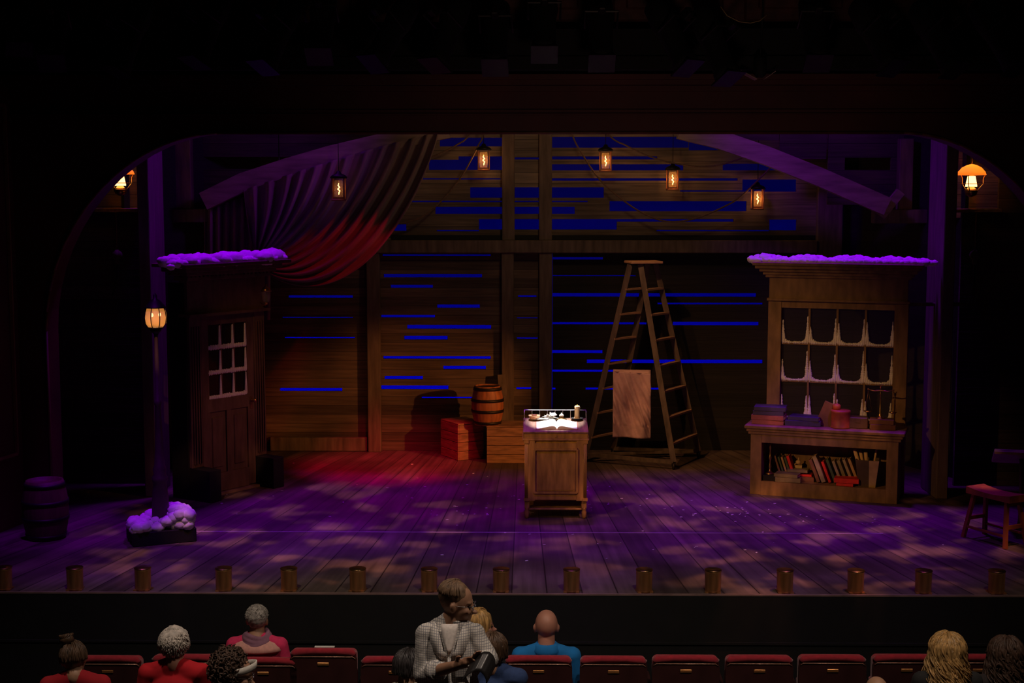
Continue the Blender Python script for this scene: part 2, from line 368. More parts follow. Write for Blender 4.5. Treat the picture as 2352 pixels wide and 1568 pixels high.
# ------------------------------------------------------------------ the place
YB = fl(860, 1034).y                                   # plane of the planked back wall
YF = fl(1176, 1363).y                                  # stage edge
def holed(mb, r, holes, Y, t):
    """a wall of boards that fills rectangle r except the gaps; both given where they are seen on plane Y"""
    a, b = at(r[0], r[3], Y), at(r[2], r[1], Y)
    hs = []
    for h in holes:
        p, q = at(h[0], h[3], Y), at(h[2], h[1], Y); hs.append((p.x, p.z, q.x, q.z))
    xs = sorted({a.x, b.x} | {min(max(v, a.x), b.x) for h in hs for v in (h[0], h[2])})
    zs = sorted({a.z, b.z} | {min(max(v, a.z), b.z) for h in hs for v in (h[1], h[3])})
    for j in range(len(zs)-1):
        z0, z1 = zs[j], zs[j+1]; run = None
        if z1-z0 < 1e-4: continue
        for i in range(len(xs)):
            solid_ = False
            if i < len(xs)-1:
                cx, cz = (xs[i]+xs[i+1])/2, (z0+z1)/2
                solid_ = not any(h[0] < cx < h[2] and h[1] < cz < h[3] for h in hs)
            if solid_ and run is None: run = xs[i]
            if not solid_ and run is not None:
                mb.span((run, Y, z0), (xs[i], Y+t, z1)); run = None
UP = [(1010, 316, 1153, 336), (1053, 359, 1153, 390), (985, 367, 1053, 390), (970, 409, 1150, 412), (1080, 430, 1387, 454),
      (940, 461, 1153, 464), (1182, 461, 1350, 464), (1000, 475, 1320, 491), (1100, 503, 1417, 527), (905, 515, 933, 530), (1003, 528, 1100, 531),
      (1268, 314, 1582, 339), (1582, 326, 1650, 345), (1268, 359, 1510, 366), (1268, 377, 1570, 391), (1182, 361, 1238, 366), (1268, 409, 1695, 415),
      (1562, 437, 1715, 440), (1400, 462, 1715, 485), (1417, 503, 1685, 509), (1705, 412, 1830, 440), (1660, 376, 1790, 391), (1767, 504, 1830, 529), (1508, 528, 1767, 531)]
LOW = [(878, 584, 1127, 588), (881, 629, 1107, 637), (897, 654, 994, 661), (1004, 699, 1102, 707), (875, 723, 999, 729), (935, 746, 1128, 755),
       (928, 771, 1028, 780), (880, 818, 1127, 824), (1018, 840, 1116, 848), (883, 863, 971, 871), (875, 885, 1030, 894), (968, 911, 1085, 915),
       (662, 678, 810, 684), (648, 728, 810, 730), (653, 774, 815, 777), (642, 891, 786, 898),
       (1190, 678, 1232, 682), (1187, 729, 1235, 731), (1187, 775, 1235, 778), (1186, 889, 1220, 894)]
DARK = [(1268, 590, 1385, 596), (1268, 632, 1460, 634), (1268, 673, 1737, 681), (1510, 695, 1752, 699), (1268, 740, 1485, 745), (1545, 739, 1743, 747),
        (1268, 804, 1384, 811), (1348, 826, 1752, 834), (1268, 849, 1425, 854), (1345, 890, 1515, 895), (1268, 890, 1276, 895)]
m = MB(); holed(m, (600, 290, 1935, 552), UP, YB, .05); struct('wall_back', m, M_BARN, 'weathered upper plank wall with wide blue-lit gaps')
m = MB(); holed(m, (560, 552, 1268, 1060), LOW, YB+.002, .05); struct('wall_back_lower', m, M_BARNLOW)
m = MB(); holed(m, (1268, 552, 2330, 1060), DARK, YB+.06, .04); holed(m, (1936, 250, 2330, 552), [], YB+.06, .04)
struct('wall_back_recess', m, M_BLACKWALL)
# backdrop cloth lit blue behind the gaps; blue light also put into its colour
m = MB(); m.grid([[(x, 21.6+.04*math.sin(x*1.7), z) for x in [-7+.5*i for i in range(29)]] for z in (0, 1.2, 2.6, 4, 4.88)])
o = m.build('backdrop_cloth', mat('backdrop_blue_tint', (.05, .05, .75), .9, var=.04)); tag(o, 'blue-tinted cloth backdrop lit blue behind the plank wall', 'backdrop')
# stage floor, apron face, pit floor
m = MB(); m.span((-9, YF, -.12), (9, 22.3, 0)); struct('floor', m, M_FLOOR)
m = MB(); m.span((-9, YF-.012, -.010), (9, YF+.01, .003)); struct('trim_1', m, mat('stage_nosing', (.25, .16, .14), .5))
m = MB(); m.span((-9, YF-.010, -1.05), (9, YF-.001, -.011)); m.span((-9, YF-.02, -.42), (9, YF-.010, -.40)); struct('wall_stage_front', m, M_BLACK)
m = MB(); m.span((-9, 10.15, -1.3), (9, YF+.2, -.98)); m.span((-9, 9.2, -1.3), (9, 10.15, -.86)); m.span((-9, 7.0, -1.3), (9, 9.2, -.72)); struct('floor_auditorium', m, mat('auditorium_carpet', (.02, .008, .009), .95))
m = MB(); Yg = fl(1000, 1222).y; m.span((-3.6, Yg-.006, 0), (3.4, Yg+.006, .003)); struct('trim_2', m, mat('pale_tape', (.45, .35, .5), .6))
# arch: header, curved corners, jambs
YP = 14.0; TP = .35
def arch():
    c = at(1285, 400, YP).x; xl = at(112, 900, YP).x; xr = 2*c-xl; zt = at(1285, 305, YP).z
    pts = []
    xs0 = at(500, 305, YP).x
    cx, cz = xs0, at(112, 760, YP).z; rx, rz = xs0-xl, zt-cz
    left = [(xl, 0), (xl, cz)]
    for i in range(1, 15):
        t = math.pi/2*i/14; left.append((cx-rx*math.cos(t)**(2/1.9), cz+rz*math.sin(t)**(2/1.9)))
    return c, left, zt
ac, aleft, azt = arch()
aright = [(2*ac-x, z) for x, z in aleft][::-1]
inner = aleft+aright
outer = [(-9, 0)]+[(-9, 6.5)]*1+[(9, 6.5), (9, 0)]
m = MB()
for i in range(len(inner)-1):      # strips between the opening and the outside edge
    (x0, z0), (x1, z1) = inner[i], inner[i+1]
    if abs(x1-x0) < 1e-6: continue
    m.prism([(x0, z0), (x1, z1), (x1, 4.72), (x0, 4.72)], 'y', YP, YP+TP)
m.span((-9, YP, 0), (aleft[0][0], YP+TP, 4.72)); m.span((aright[-1][0], YP, 0), (9, YP+TP, 4.72))
struct('wall_proscenium', m, M_ARCH)
m = MB()
for i in range(len(inner)-1):
    (x0, z0), (x1, z1) = inner[i], inner[i+1]
    m.tube([(x0, YP-.012, z0), (x1, YP-.012, z1)], .016, 6)
struct('trim_3', m, M_ARCHG)
m = MB()
for (py, h, d) in ((203, .05, .05), (255, .03, .03), (262, .015, .04), (186, .07, .14), (176, .05, .2)):
    z = at(1285, py, YP-d).z; m.span((-9, YP-d, z-h/2), (9, YP, z+h/2))
struct('trim_4', m, M_ARCH)
# cornice shelf and ornamented soffit panels behind the stage lights
zc = at(1285, 176, YP).z
m = MB(); m.span((-9, YP-.35, zc+.04), (9, YP+.3, zc+.16)); m.span((-9, YP-.30, zc+.16), (9, YP-.2, zc+.42)); struct('trim_5', m, M_BLACK)
m = MB(); m.span((-9, YP-.05, zc+.42), (9, YP+.05, zc+1.9))
for i in range(11):
    x = -6.2+i*1.25; m.box((x, YP-.07, zc+.82), (1.05, .05, .62), None, .02); m.box((x, YP-.10, zc+.82), (.8, .04, .4), None, .02)
struct('wall_upper_front', m, mat('maroon_panels', (.075, .022, .016), .6, var=.5, scale=8))
# splayed side panel left of the arch, with its raised moulding
p0, p1 = fl(-60, 1235), (aleft[0][0]-.30, YP-.02, 0)
m = MB(); m.bar((p0.x, p0.y-.4, 2.3), (p1[0], p1[1], 2.3), .06, 4.6); struct('wall_left_splay', m, M_ARCH)
d = (Vector((p1[0], p1[1], 0))-Vector((p0.x, p0.y-.4, 0))).normalized(); nrm = Vector((d.y, -d.x, 0)); 
base = Vector((p1[0], p1[1], 0))+nrm*.045
m = MB(); a, b = base-d*.12, base-d*.55
for q in (a, b): m.bar(q+Vector((0, 0, .72)), q+Vector((0, 0, 4.1)), .03, .03)
for z in (.72, 4.1): m.bar(a+Vector((0, 0, z)), b+Vector((0, 0, z)), .03, .03)
struct('trim_6', m, mat('dull_gilt', (.30, .15, .07), .5))
# side walls of the barn, upstage of the arch
m = MB(); a, b = at(300, 1100, 16.3), at(605, 1000, YB); m.bar((a.x, a.y, 2.3), (b.x, b.y, 2.3), .05, 4.6); struct('wall_left', m, M_BLACKWALL)
m = MB(); a, b = at(2200, 1100, 16.3), at(1960, 1000, YB); m.bar((a.x, a.y, 2.3), (b.x, b.y, 2.3), .05, 4.6); struct('wall_right', m, M_BLACKWALL)
YS = 16.9
m = MB(); holed(m, (372, 270, 640, 470), [(460, 360, 640, 388)], YS+.35, .04); holed(m, (640, 270, 900, 360), [], YS+.35, .04)
holed(m, (1690, 270, 1790, 322), [], YS+.35, .04); holed(m, (1790, 270, 1900, 365), [], YS+.35, .04); holed(m, (1900, 270, 2150, 470), [(1940, 362, 2047, 390)], YS+.35, .04)
struct('wall_gable', m, M_SIDEW, 'planked gable boards above the diagonal beams')
# barn-board returns just inside the arch, with the lamp niches
for nm, x0, x1, x2 in (('wall_return_left', 100, 322, 0), ('wall_return_right', 2190, 2500, 1)):
    m = MB(); Yr = 15.9
    hole = (215, 300, 320, 478) if x2 == 0 else (2195, 300, 2300, 480)
    holed(m, (x0, 270, x1, 1120), [hole], Yr, .05)
    struct(nm, m, M_SIDEW)
    m = MB(); holed(m, (hole[0]-30, 270, hole[2]+30, 500), [], Yr+.45, .04); struct('wall_niche_left' if x2 == 0 else 'wall_niche_right', m, M_BARN)
m = MB(); m.span((-9, 16.05, 4.9), (9, 22.3, 5.0)); struct('ceiling', m, M_BLACK)

# ------------------------------------------------------------------ timbers of the set
def timber(name, a, b, w, h, label, cat, group=None, mt=None, up=(0, 0, 1)):
    a, b = Vector(a), Vector(b); mid = (a+b)/2; mb = MB().bar(a-mid, b-mid, w, h, up); o = mb.build(name, mt or M_POST); o.location = mid
    return tag(o, label, cat, group)
def vpost(x0, x1, yt, yb, Y, depth, label, mt=None):
    a, b = at(x0, (yt+yb)/2, Y), at(x1, (yt+yb)/2, Y); zt = at((x0+x1)/2, yt, Y).z; zb = max(0, at((x0+x1)/2, yb, Y).z)
    m = MB(); m.box((0, 0, (zt-zb)/2), (b.x-a.x, depth, zt-zb), None, .008)
    o = m.build('wooden_post', mt or M_POST); o.location = ((a.x+b.x)/2, Y+depth/2, zb)
    return tag(o, label, 'post')
vpost(843, 873, 580, 1050, YB-.13, .12, 'broad upright timber on the back wall between the two lower plank bays')
vpost(1153, 1182, 295, 552, YB-.11, .10, 'upright timber in the upper back wall just right of the curtain hem')
vpost(1238, 1268, 295, 552, YB-.11, .10, 'upright timber in the upper back wall above the desk')
vpost(1152, 1180, 580, 1050, YB-.13, .12, 'lower upright timber rising behind the barrel')
vpost(1238, 1268, 580, 1050, YB-.13, .12, 'lower upright timber at the left edge of the black opening')
vpost(1878, 1936, 400, 640, YB-.13, .12, 'wide upright timber at the right end of the plank wall')
vpost(1776, 1788, 580, 1050, YB-.03, .05, 'thin upright batten above the left end of the snowy window unit')
vpost(322, 348, 290, 1150, 15.2, .62, 'tall violet-lit corner post standing behind the street lamp', mat('side_post', (.13, .09, .08), .8, var=.3, scale=3, stretch=(5, 5, .8)))
vpost(2163, 2190, 290, 1150, 15.2, .62, 'tall violet-lit corner post right of the snowy window unit', MATS['side_post'])
vpost(400, 438, 290, 480, YS, .14, 'short upright timber under the arch, above the street lamp')
vpost(2066, 2098, 318, 482, YS, .14, 'short upright timber with a knee brace under the arch at right')
m = MB(); a_, b_ = at(900, 551, YB), at(1878, 540, YB); m.span((a_.x, YB-.02, a_.z), (b_.x, YB, b_.z)); struct('gap_shade_strip', m, M_BLACK)  # black strip painted in for the dark gap under the upper planks
def hbeam(x0, x1, y0, y1, Y, depth, label, mt=None):
    a, b = at(x0, (y0+y1)/2, Y), at(x1, (y0+y1)/2, Y); zt, zb = at((x0+x1)/2, y0, Y).z, at((x0+x1)/2, y1, Y).z
    m = MB(); m.box((0, 0, 0), (b.x-a.x, depth, zt-zb), None, .008)
    o = m.build('wooden_beam', mt or M_POST); o.location = ((a.x+b.x)/2, Y+depth/2, (zt+zb)/2); return tag(o, label, 'beam')
hbeam(620, 1878, 552, 581, YB-.16, .15, 'long horizontal rail dividing the upper and lower back wall')
hbeam(620, 843, 1005, 1036, YB-.09, .08, 'low kick board along the foot of the left plank bay')
hbeam(362, 498, 480, 511, YS-.05, .16, 'stub beam projecting toward the curtain from the left corner post')
hbeam(2008, 2135, 481, 513, YS-.05, .16, 'stub beam carrying the foot of the right diagonal brace')
hbeam(362, 425, 696, 727, YS-.3, .1, 'short rail between the corner post and the door surround')
hbeam(2073, 2226, 695, 703, 15.45, .06, 'thin handrail running right from the snowy window unit')
hbeam(215, 322, 478, 488, 15.85, .12, 'narrow ledge under the left arch lamp')
hbeam(2192, 2302, 479, 488, 15.85, .12, 'narrow ledge under the right arch lamp')
def diag(pts, label):
    P = [at(x, y, Y) for x, y, Y in pts]; c = P[0].copy(); m = MB()
    for i in range(len(P)-1): 
        dd = (P[i+1]-P[i]).normalized()*.02; m.bar(P[i]-c-dd, P[i+1]-c+dd, .16, .19, (0, 1, 0))
    m = MB(); h = .105
    top = []; bot = []
    for i, p in enumerate(P):
        t = (P[min(i+1, len(P)-1)]-P[max(0, i-1)]).normalized(); nn = Vector((-t.z, 0, t.x)); nn = nn if nn.z > 0 else -nn
        top.append(p+nn*h-c); bot.append(p-nn*h-c)
    poly = [(q.x, q.z) for q in top]+[(q.x, q.z) for q in bot[::-1]]
    n = len(P)
    for i in range(n-1): m.prism([poly[i], poly[i+1], poly[2*n-2-i], poly[2*n-1-i]], 'y', -.08, .08)
    o = m.build('diagonal_brace', M_BEAM); o.location = c; return tag(o, label, 'beam')
diag([(470, 462, YS-.2), (560, 418, YS-.2), (660, 385, YS-.2), (760, 356, YS-.2), (870, 330, YS-.2), (1030, 296, YS-.2)], 'long bowed brace lit violet above the swagged curtain')
diag([(1560, 298, YS-.2), (1650, 320, YS-.2), (1760, 358, YS-.2), (1880, 406, YS-.2), (2035, 474, YS-.2)], 'long bowed brace lit violet above the snowy window unit')
m = MB(); m.bar((0, 0, 0), (-.22, 0, -.28), .1, .09, (0, 1, 0)); o = m.build('knee_brace', M_BEAM); o.location = at(2068, 440, YS-.1)
tag(o, 'small knee brace bolted to the short upright at right', 'beam')
# leaning board behind the barrel and crate
timber('leaning_board', at(1165, 1040, YB-.35), at(1152, 860, YB-.16), .10, .03, 'narrow board leaning on the wall behind the barrel', 'board', up=(0, 1, 0))

# ------------------------------------------------------------------ curtain
def curtain():
    Yc = YS-.32; rows = []; NT, NU = 190, 60
    A = [(1008, 303), (935, 560), (770, 735), (604, 622)]       # outer hem
    B = [(560, 436), (570, 520), (575, 570), (592, 585)]        # innermost fold
    mid = [(800, 358), (760, 500), (660, 590), (596, 598)]
    def q(t, k):
        x = (1-t)**2*B[k][0]+2*t*(1-t)*(2*mid[k][0]-.5*(A[k][0]+B[k][0]))+t*t*A[k][0]
        y = (1-t)**2*B[k][1]+2*t*(1-t)*(2*mid[k][1]-.5*(A[k][1]+B[k][1]))+t*t*A[k][1]
        return x, y
    for i in range(NT+1):
        t = i/NT; P = [q(t, k) for k in range(4)]; row = []
        for j in range(NU+1):
            u = j/NU; b0, b1, b2, b3 = (1-u)**3, 3*u*(1-u)**2, 3*u*u*(1-u), u**3
            x = b0*P[0][0]+b1*P[1][0]+b2*P[2][0]+b3*P[3][0]; y = b0*P[0][1]+b1*P[1][1]+b2*P[2][1]+b3*P[3][1]
            w = (.45+.55*math.sin(math.pi*min(1, u*1.15)))*(1-.55*u)
            ph = 2*math.pi*(13*t+.35*math.sin(5*t)+.3*noise.noise(Vector((t*7, u*1.5, 0))))
            dpt = .12*w*(math.sin(ph)+.35*math.sin(2*ph+1))+.10*noise.noise(Vector((t*4, u*2, 3)))
            dpt += .18*math.sin(math.pi*u)*(-1)*t
            row.append(at(x, y, Yc+dpt))
        rows.append(row)
    c = rows[0][0].copy(); m = MB(); m.grid([[p-c for p in r] for r in rows]); return m, c
m, c = curtain(); root = thing('curtain', 'dark red swagged curtain hung from the left brace and gathered at the door cornice', 'curtain', c)
solid(m.build('swag', M_VELVET, root), .012)
# straight tail hanging down behind the door surround
m = MB(); rows = []
for j in range(12):
    v = j/11; row = []
    for i in range(90):
        t = i/89; x = 470+150*t; y = 480-46*t+v*(260+40*t)
        row.append(at(x, y, YS-.05+.05*math.sin(2*math.pi*8*t+.8*math.sin(3*t)))-c)
    rows.append(row)
m.grid(rows); solid(m.build('tail', M_VELVET, root), .012)
m = MB(); g = at(597, 606, YS-.5)-c; m.tube([g+Vector((.06*math.cos(a), .05*math.sin(a), -.01*math.cos(a))) for a in [i*math.pi/8 for i in range(17)]], .014, 8); m.build('tieback', M_ROPE, root)

# ------------------------------------------------------------------ rope swags on the back wall
def rope(pts, Y, label):
    P = [at(x, y, Y) for x, y in pts]; c = P[0].copy(); out = []
    n = len(P)
    for i in range(n-1):       # Catmull-Rom
        p0, p1, p2, p3 = P[max(0, i-1)], P[i], P[i+1], P[min(n-1, i+2)]
        for k in range(8):
            t = k/8; out.append(.5*((2*p1)+(p2-p0)*t+(2*p0-5*p1+4*p2-p3)*t*t+(3*p1-p0-3*p2+p3)*t**3)-c)
    out.append(P[-1]-c)
    o = MB().tube(out, .011, 6).build('rope', M_ROPE); o.location = c; return tag(o, label, 'rope', 'hanging ropes on the back wall')
rope([(1118, 150), (1110, 300), (1098, 335), (1060, 405), (1010, 465), (965, 500), (918, 514)], YB-.25, 'rope sagging from the leftmost wall lantern to the curtain hem')
rope([(1180, 150), (1085, 300), (1050, 332), (1000, 357), (985, 362)], YB-.25, 'short rope crossing the top left gap to the curtain edge')
rope([(1262, 150), (1311, 300), (1335, 350), (1380, 415), (1445, 470), (1500, 500), (1545, 509), (1600, 501), (1660, 476), (1700, 452), (1760, 395), (1780, 372)], YB-.3, 'longest rope swag hanging low below the middle lanterns')
rope([(1290, 150), (1390, 300), (1440, 335), (1500, 362), (1560, 377), (1610, 383), (1660, 377), (1710, 360), (1740, 340)], YB-.3, 'upper rope swag passing behind the third lantern')

# ------------------------------------------------------------------ lanterns on the back wall
M_FIL = emis('filament', (1, .42, .10), 9.0)
M_LWOOD = mat('lantern_copper', (.32, .12, .05), .5, metal=.4)
def wall_lantern(px, py, Y, label, cord_top=296, glow=1.1, tilt=0):
    c = at(px, py, Y); s = .15
    t = thing('caged_lantern', label, 'lantern', (c.x, c.y, c.z-.13), tilt, 'caged lanterns hung on the back wall')
    m = MB(); m.box((0, 0, 0), (.15, .15, .02), None, .004); m.box((0, 0, .02), (.11, .11, .02)); m.build('lantern_base', M_LWOOD, t)
    for a in (-1, 1):
        for b in (-1, 1): MB().box((a*.066, b*.066, .125), (.014, .014, .23)).build('corner_rod', M_LWOOD, t)
    m = MB(); m.box((0, 0, .245), (.165, .165, .015)); m.lathe([(.10, .25), (.075, .275), (.03, .295), (.02, .32), (0, .325)], 12); m.build('lantern_cap', M_IRON, t)
    m = MB(); m.lathe([(.045, .03), (.05, .06), (.05, .19), (.042, .22)], 14); solid(m.build('glass_chimney', M_LAMPG, t), .003)
    m = MB(); m.tube([(0, 0, .06), (.003, 0, .08), (.012, 0, .10), (-.010, 0, .12), (.010, 0, .14), (-.006, 0, .16), (0, 0, .185)], [.004, .006, .006, .007, .006, .006, .003], 8); m.build('glowing_filament', M_FIL, t)
    m = MB(); zt = 4.9-(c.z-.13); m.tube([(0, 0, .32), (0, 0, zt)], .004, 6); m.build('cord', M_IRON, t)
    l = light('filament_glow', 'POINT', (c.x+.0, c.y-.035, c.z+.01), (0, 0, 0), (1, .42, .12), glow, size=.03); l.parent = t; l.location = (0, -.035, .13)
    return t
wall_lantern(1111, 366, YB-.25, 'leftmost lantern of the upper wall, right of the curtain edge')
wall_lantern(1391, 368, YB-.25, 'second lantern on the upper wall, with orange-lit side panes')
wall_lantern(1545, 411, YB-.25, 'third lantern on the upper wall, hung lower on a cord')
wall_lantern(1740, 455, YB-.25, 'lowest lantern of the upper wall, above the snowy cornice', cord_top=350)
wall_lantern(778, 432, YS-.75, 'single lantern bulb hanging in front of the swagged curtain', cord_top=290, glow=.12)

# lamps at the arch corners
def arch_lamp(px, py, label):
    Y = 15.75; c = at(px, py, Y)
    t = thing('oil_lamp', label, 'lamp', (c.x, c.y, c.z-.10), 0, 'oil lamps hung inside the arch corners')
    m = MB(); m.lathe([(.02, -.05), (.055, -.03), (.07, .01), (.05, .04), (.03, .055)], 16); m.build('oil_font', M_BRASS, t)
    m = MB(); m.lathe([(.062, .06), (.060, .08), (.044, .16), (.040, .175)], 16); m.build('lit_chimney', emis('lamp_flame_glass', (1, .50, .16), 4.0), t)
    m = MB(); m.lathe([(.155, .185), (.14, .22), (.10, .265), (.05, .29), (.012, .30)], 22); solid(m.build('lamp_shade', M_SHADE, t), .004)
    m = MB()
    for a in (0, 2.09, 4.19): m.tube([(.07*math.cos(a), .07*math.sin(a), .02), (.13*math.cos(a), .13*math.sin(a), .09), (.13*math.cos(a), .13*math.sin(a), .15), (.15*math.cos(a), .15*math.sin(a), .185)], .005, 6)
    m.tube([(.13*math.cos(a), .13*math.sin(a), .09) for a in [k*math.pi/10 for k in range(21)]], .004, 5); m.tube([(.07*math.cos(a), .07*math.sin(a), .02) for a in [k*math.pi/10 for k in range(21)]], .004, 5)
    m.build('wire_cradle', M_BRASS, t)
    MB().tube([(0, 0, .30), (0, 0, .65)], .005, 6).build('chain', M_IRON, t)
    l = light('lamp_glow', 'POINT', (0, 0, 0), (0, 0, -1), (1, .36, .07), 5.0, size=.04); l.parent = t; l.location = (0, -.0, .205)
arch_lamp(276, 418, 'lit oil lamp with orange shade in the left arch corner')
arch_lamp(2231, 420, 'lit oil lamp with orange shade in the right arch corner')
# dim block-and-tackle pieces hanging below the lamps
def tackle(px, py, label, tilt):
    c = at(px, py, 15.75); t = thing('pulley_block', label, 'pulley', c)
    m = MB(); m.box((0, 0, 0), (.05, .06, .16), None, .012); m.tube([(0, -.04, .02), (0, .04, .02)], .05, 14); m.build('block', M_POST, t)
    m = MB(); m.tube([(0, 0, .08), (0, 0, .49)], .006, 6); m.build('hanging_rope', M_ROPE, t)
    m = MB(); m.tube([(0, 0, -.08), (0, 0, -.20), (tilt*.5, 0, -.30), (tilt, 0, -.42)], .012, 8); m.build('hook', M_IRON, t)
tackle(269, 590, 'dim pulley block hanging below the left arch lamp', -.06)
tackle(2239, 590, 'dim pulley block hanging below the right arch lamp', .0)
# ------------------------------------------------------------------ fake snow in lumps
def snow_lumps(m, pts, seed=1):
    r_ = random.Random(seed)
    for (x, y, z, r) in pts:
        s = r_.random()*50
        m.ball((x, y, z), (r, r*.95, r*.78), 14, 9, Matrix.Rotation(r_.random()*6, 4, 'Z'), lambda p, s=s: .22*noise.noise(Vector(p)*2.2+Vector((s, 0, 0))))
# ------------------------------------------------------------------ door unit at left
e = Vector((math.cos(R(54)), math.sin(R(54)), 0)); dc = fl(527, 1128)
du = thing('door_surround', 'snow-topped shop doorway with cornice and fluted pilasters, turned toward centre stage', 'doorway', dc, R(54))
# local: x along the doorway (far end +), -y toward centre stage
H = 1.97
for s, x in ((-1, -.46), (1, .46)):
    m = MB(); m.box((x, .02, .34+(H-.34)/2), (.16, .10, H-.34), None, .004)
    for k in (-.05, -.018, .018, .05): m.box((x+k, -.038, .36+(H-.45)/2), (.012, .02, H-.5))
    m.build('pilaster', M_DOOR, du)
    m = MB(); m.box((x, -.10, .17), (.16, .40, .34), None, .004); m.build('foot_block', M_BLACK, du)
m = MB(); m.box((0, .03, H+.24), (1.12, .12, .50)); m.box((0, .0, H+.005), (1.16, .18, .03)); m.build('frieze', M_DOOR, du)
m = MB()
for z, w, h in ((H+.40, .03, .05), (H+.45, .07, .04), (H+.495, .12, .05), (H+.54, .19, .04)):
    m.box((.0, .02-.0, z), (1.14+2*w, .16+2*w, h), None, .006)
for i in range(22): m.box((-.60+i*.057, -.10, H+.425), (.026, .03, .03))
m.build('cornice', M_DOOR, du)
for s in (-1, 1):
    m = MB(); m.box((s*.55, .14, H/2+.1), (.02, .26, H+.5)); m.build('side_return', M_BLACK, du)
m = MB(); m.box((0, -.0, .012), (.80, .16, .024)); m.build('threshold', mat('worn_sill', (.22, .14, .1), .6), du)
# the leaf
W2 = .375
m = MB(); m.box((-W2+.05, 0, 1.0), (.10, .045, 1.92)); m.box((W2-.05, 0, 1.0), (.10, .045, 1.92)); m.box((0, 0, 1.91), (.549, .043, .11))
m.box((0, 0, .98), (.549, .043, .14)); m.box((0, 0, .13), (.549, .043, .20)); m.box((0, 0, .57), (.07, .043, .679))
for x in (-.1575, .1575):
    m.box((x, .01, .57), (.245, .02, .72)); m.box((x, -.004, .57), (.15, .02, .55), None, .008)
dl = m.build('door_leaf', M_DOOR, du, label='half-glazed panelled door with frosted panes')
px_ = [-.275, -.092, .092, .275]; pz_ = [1.05, 1.32, 1.59, 1.86]
m = MB()
for x in px_[1:3]: m.box((x, 0, 1.455), (.02, .04, .81))
for z in pz_[1:3]: m.box((0, 0, z), (.55, .036, .02))
m.build('glazing_bars', M_DOOR, dl)
for i in range(3):
    for j in range(3): pass
m = MB(); m.box((0, .008, 1.455), (.55, .004, .81)); m.build('pane', M_GLASS, dl)
m = MB(); r_ = random.Random(4)
for i in range(3):
    for j in range(3):
        x0, x1, z0, z1 = px_[i]+.01, px_[i+1]-.01, pz_[j]+.01, pz_[j+1]
        hh = [.028+.012*r_.random() for _ in range(7)]
        for k in range(6):
            xa = x0+(x1-x0)*k/5; m.ball((min(xa, x1-.008), -.014, z0+.008), (.024, .012, hh[k]*.8), 8, 6)
        for k in range(12):
            z = z0+.02+(z1-z0)*.78*k/11; m.ball((x1-.004, -.014, z), (.020*(1-k/15)+.003, .010, .022), 8, 6)
m.build('frost_snow', M_SNOW, dl)
m = MB(); m.lathe([(.022, 0), (.024, .006), (.010, .012), (.008, .035), (.022, .045), (.026, .06), (.018, .075), (0, .08)], 14, M=Matrix.Translation((W2-.05, -.022, .98)) @ Matrix.Rotation(R(90), 4, 'X')); m.box((W2-.05, -.024, .95), (.04, .006, .14), None, .003)
m.build('door_knob', M_BRASS, dl)
# snow on its cornice
m = MB(); pts = []; r_ = random.Random(5)
for i in range(46):
    x = -.76+1.52*i/45+r_.uniform(-.02, .02); big = .052+.035*abs(math.sin(i*.33))*(.6+i/60)+r_.uniform(0, .03)
    pts.append((x, r_.uniform(-.16, .12), .015, big)); pts.append((x+r_.uniform(-.02, .02), -.15+r_.uniform(-.02, .03), .0, .045+r_.random()*.02))
pts += [(-.80, -.1, .0, .06), (-.84, -.12, -.03, .045)]
snow_lumps(m, pts, 3); o = m.build('snow_drift', M_SNOW); o.location = dc+Vector((0, 0, H+.565)); o.rotation_euler = (0, 0, R(54))
tag(o, 'bank of fake snow lying along the top of the doorway cornice', 'snow')
# small sconce on the doorway
sc_ = dc+e*.47+Vector((e.y, -e.x, 0))*.14
t = thing('wall_sconce', 'little glass coach lamp fixed to the doorway, catching pink glints', 'lamp', (sc_.x, sc_.y, 2.06))
m = MB(); m.lathe([(.02, 0), (.045, .02), (.055, .11), (.06, .12)], 8); solid(m.build('glass_body', glass_mat('clear_glass', .10, (.5, .5, .5)), t), .003)
m = MB(); m.lathe([(.065, .12), (.04, .16), (.012, .18), (.012, .2), (0, .205)], 8); m.build('lamp_cap', M_BRASS, t)
m = MB(); m.lathe([(.0, -.03), (.012, -.02), (.022, 0)], 8); m.build('finial', M_BRASS, t)
m = MB(); m.tube([(0, 0, -.02), (-.05, .05, -.04), (-.09, .085, 0)], .008, 6); m.build('bracket', M_BRASS, t)

# ------------------------------------------------------------------ street lamp and its snowy base
A_, B_, C_ = fl(266, 1235), fl(306, 1257), fl(452, 1243)
ux = (C_-B_).normalized(); lw = (C_-B_).length; ld = .42
bc = B_+ux*lw/2+Vector((-ux.y, ux.x, 0))*ld/2; ra = math.atan2(ux.y, ux.x)
sl = thing('street_lamp', 'cast-iron street lamp with a glowing barrel-shaped lantern', 'street lamp', (bc.x, bc.y, 0), ra)
m = MB(); bh = .13; m.box((0, 0, bh/2), (lw, ld, bh), None, .006); m.build('base_box', M_BLACK, sl)
pt_ = at(350, 752, bc.y); ztop = pt_.z
poleM = mat('lamp_post_paint', (.075, .055, .045), .5, metal=.3)
m = MB(); m.lathe([(.10, bh), (.10, bh+.03), (.085, bh+.06), (.075, bh+.30), (.062, bh+.42), (.075, bh+.44), (.075, bh+.47), (.055, bh+.50), (.066, bh+.55), (.05, bh+.58), (.040, bh+.70), (.026, 1.28), (.036, 1.30), (.036, 1.33), (.024, 1.35), (.017, ztop-.08), (.022, ztop-.06)], 20); m.build('pole', poleM, sl)
m = MB(); m.lathe([(.022, ztop-.06), (.05, ztop-.03), (.055, ztop-.005), (.03, ztop)], 16); m.build('lamp_collar', M_IRON, sl)
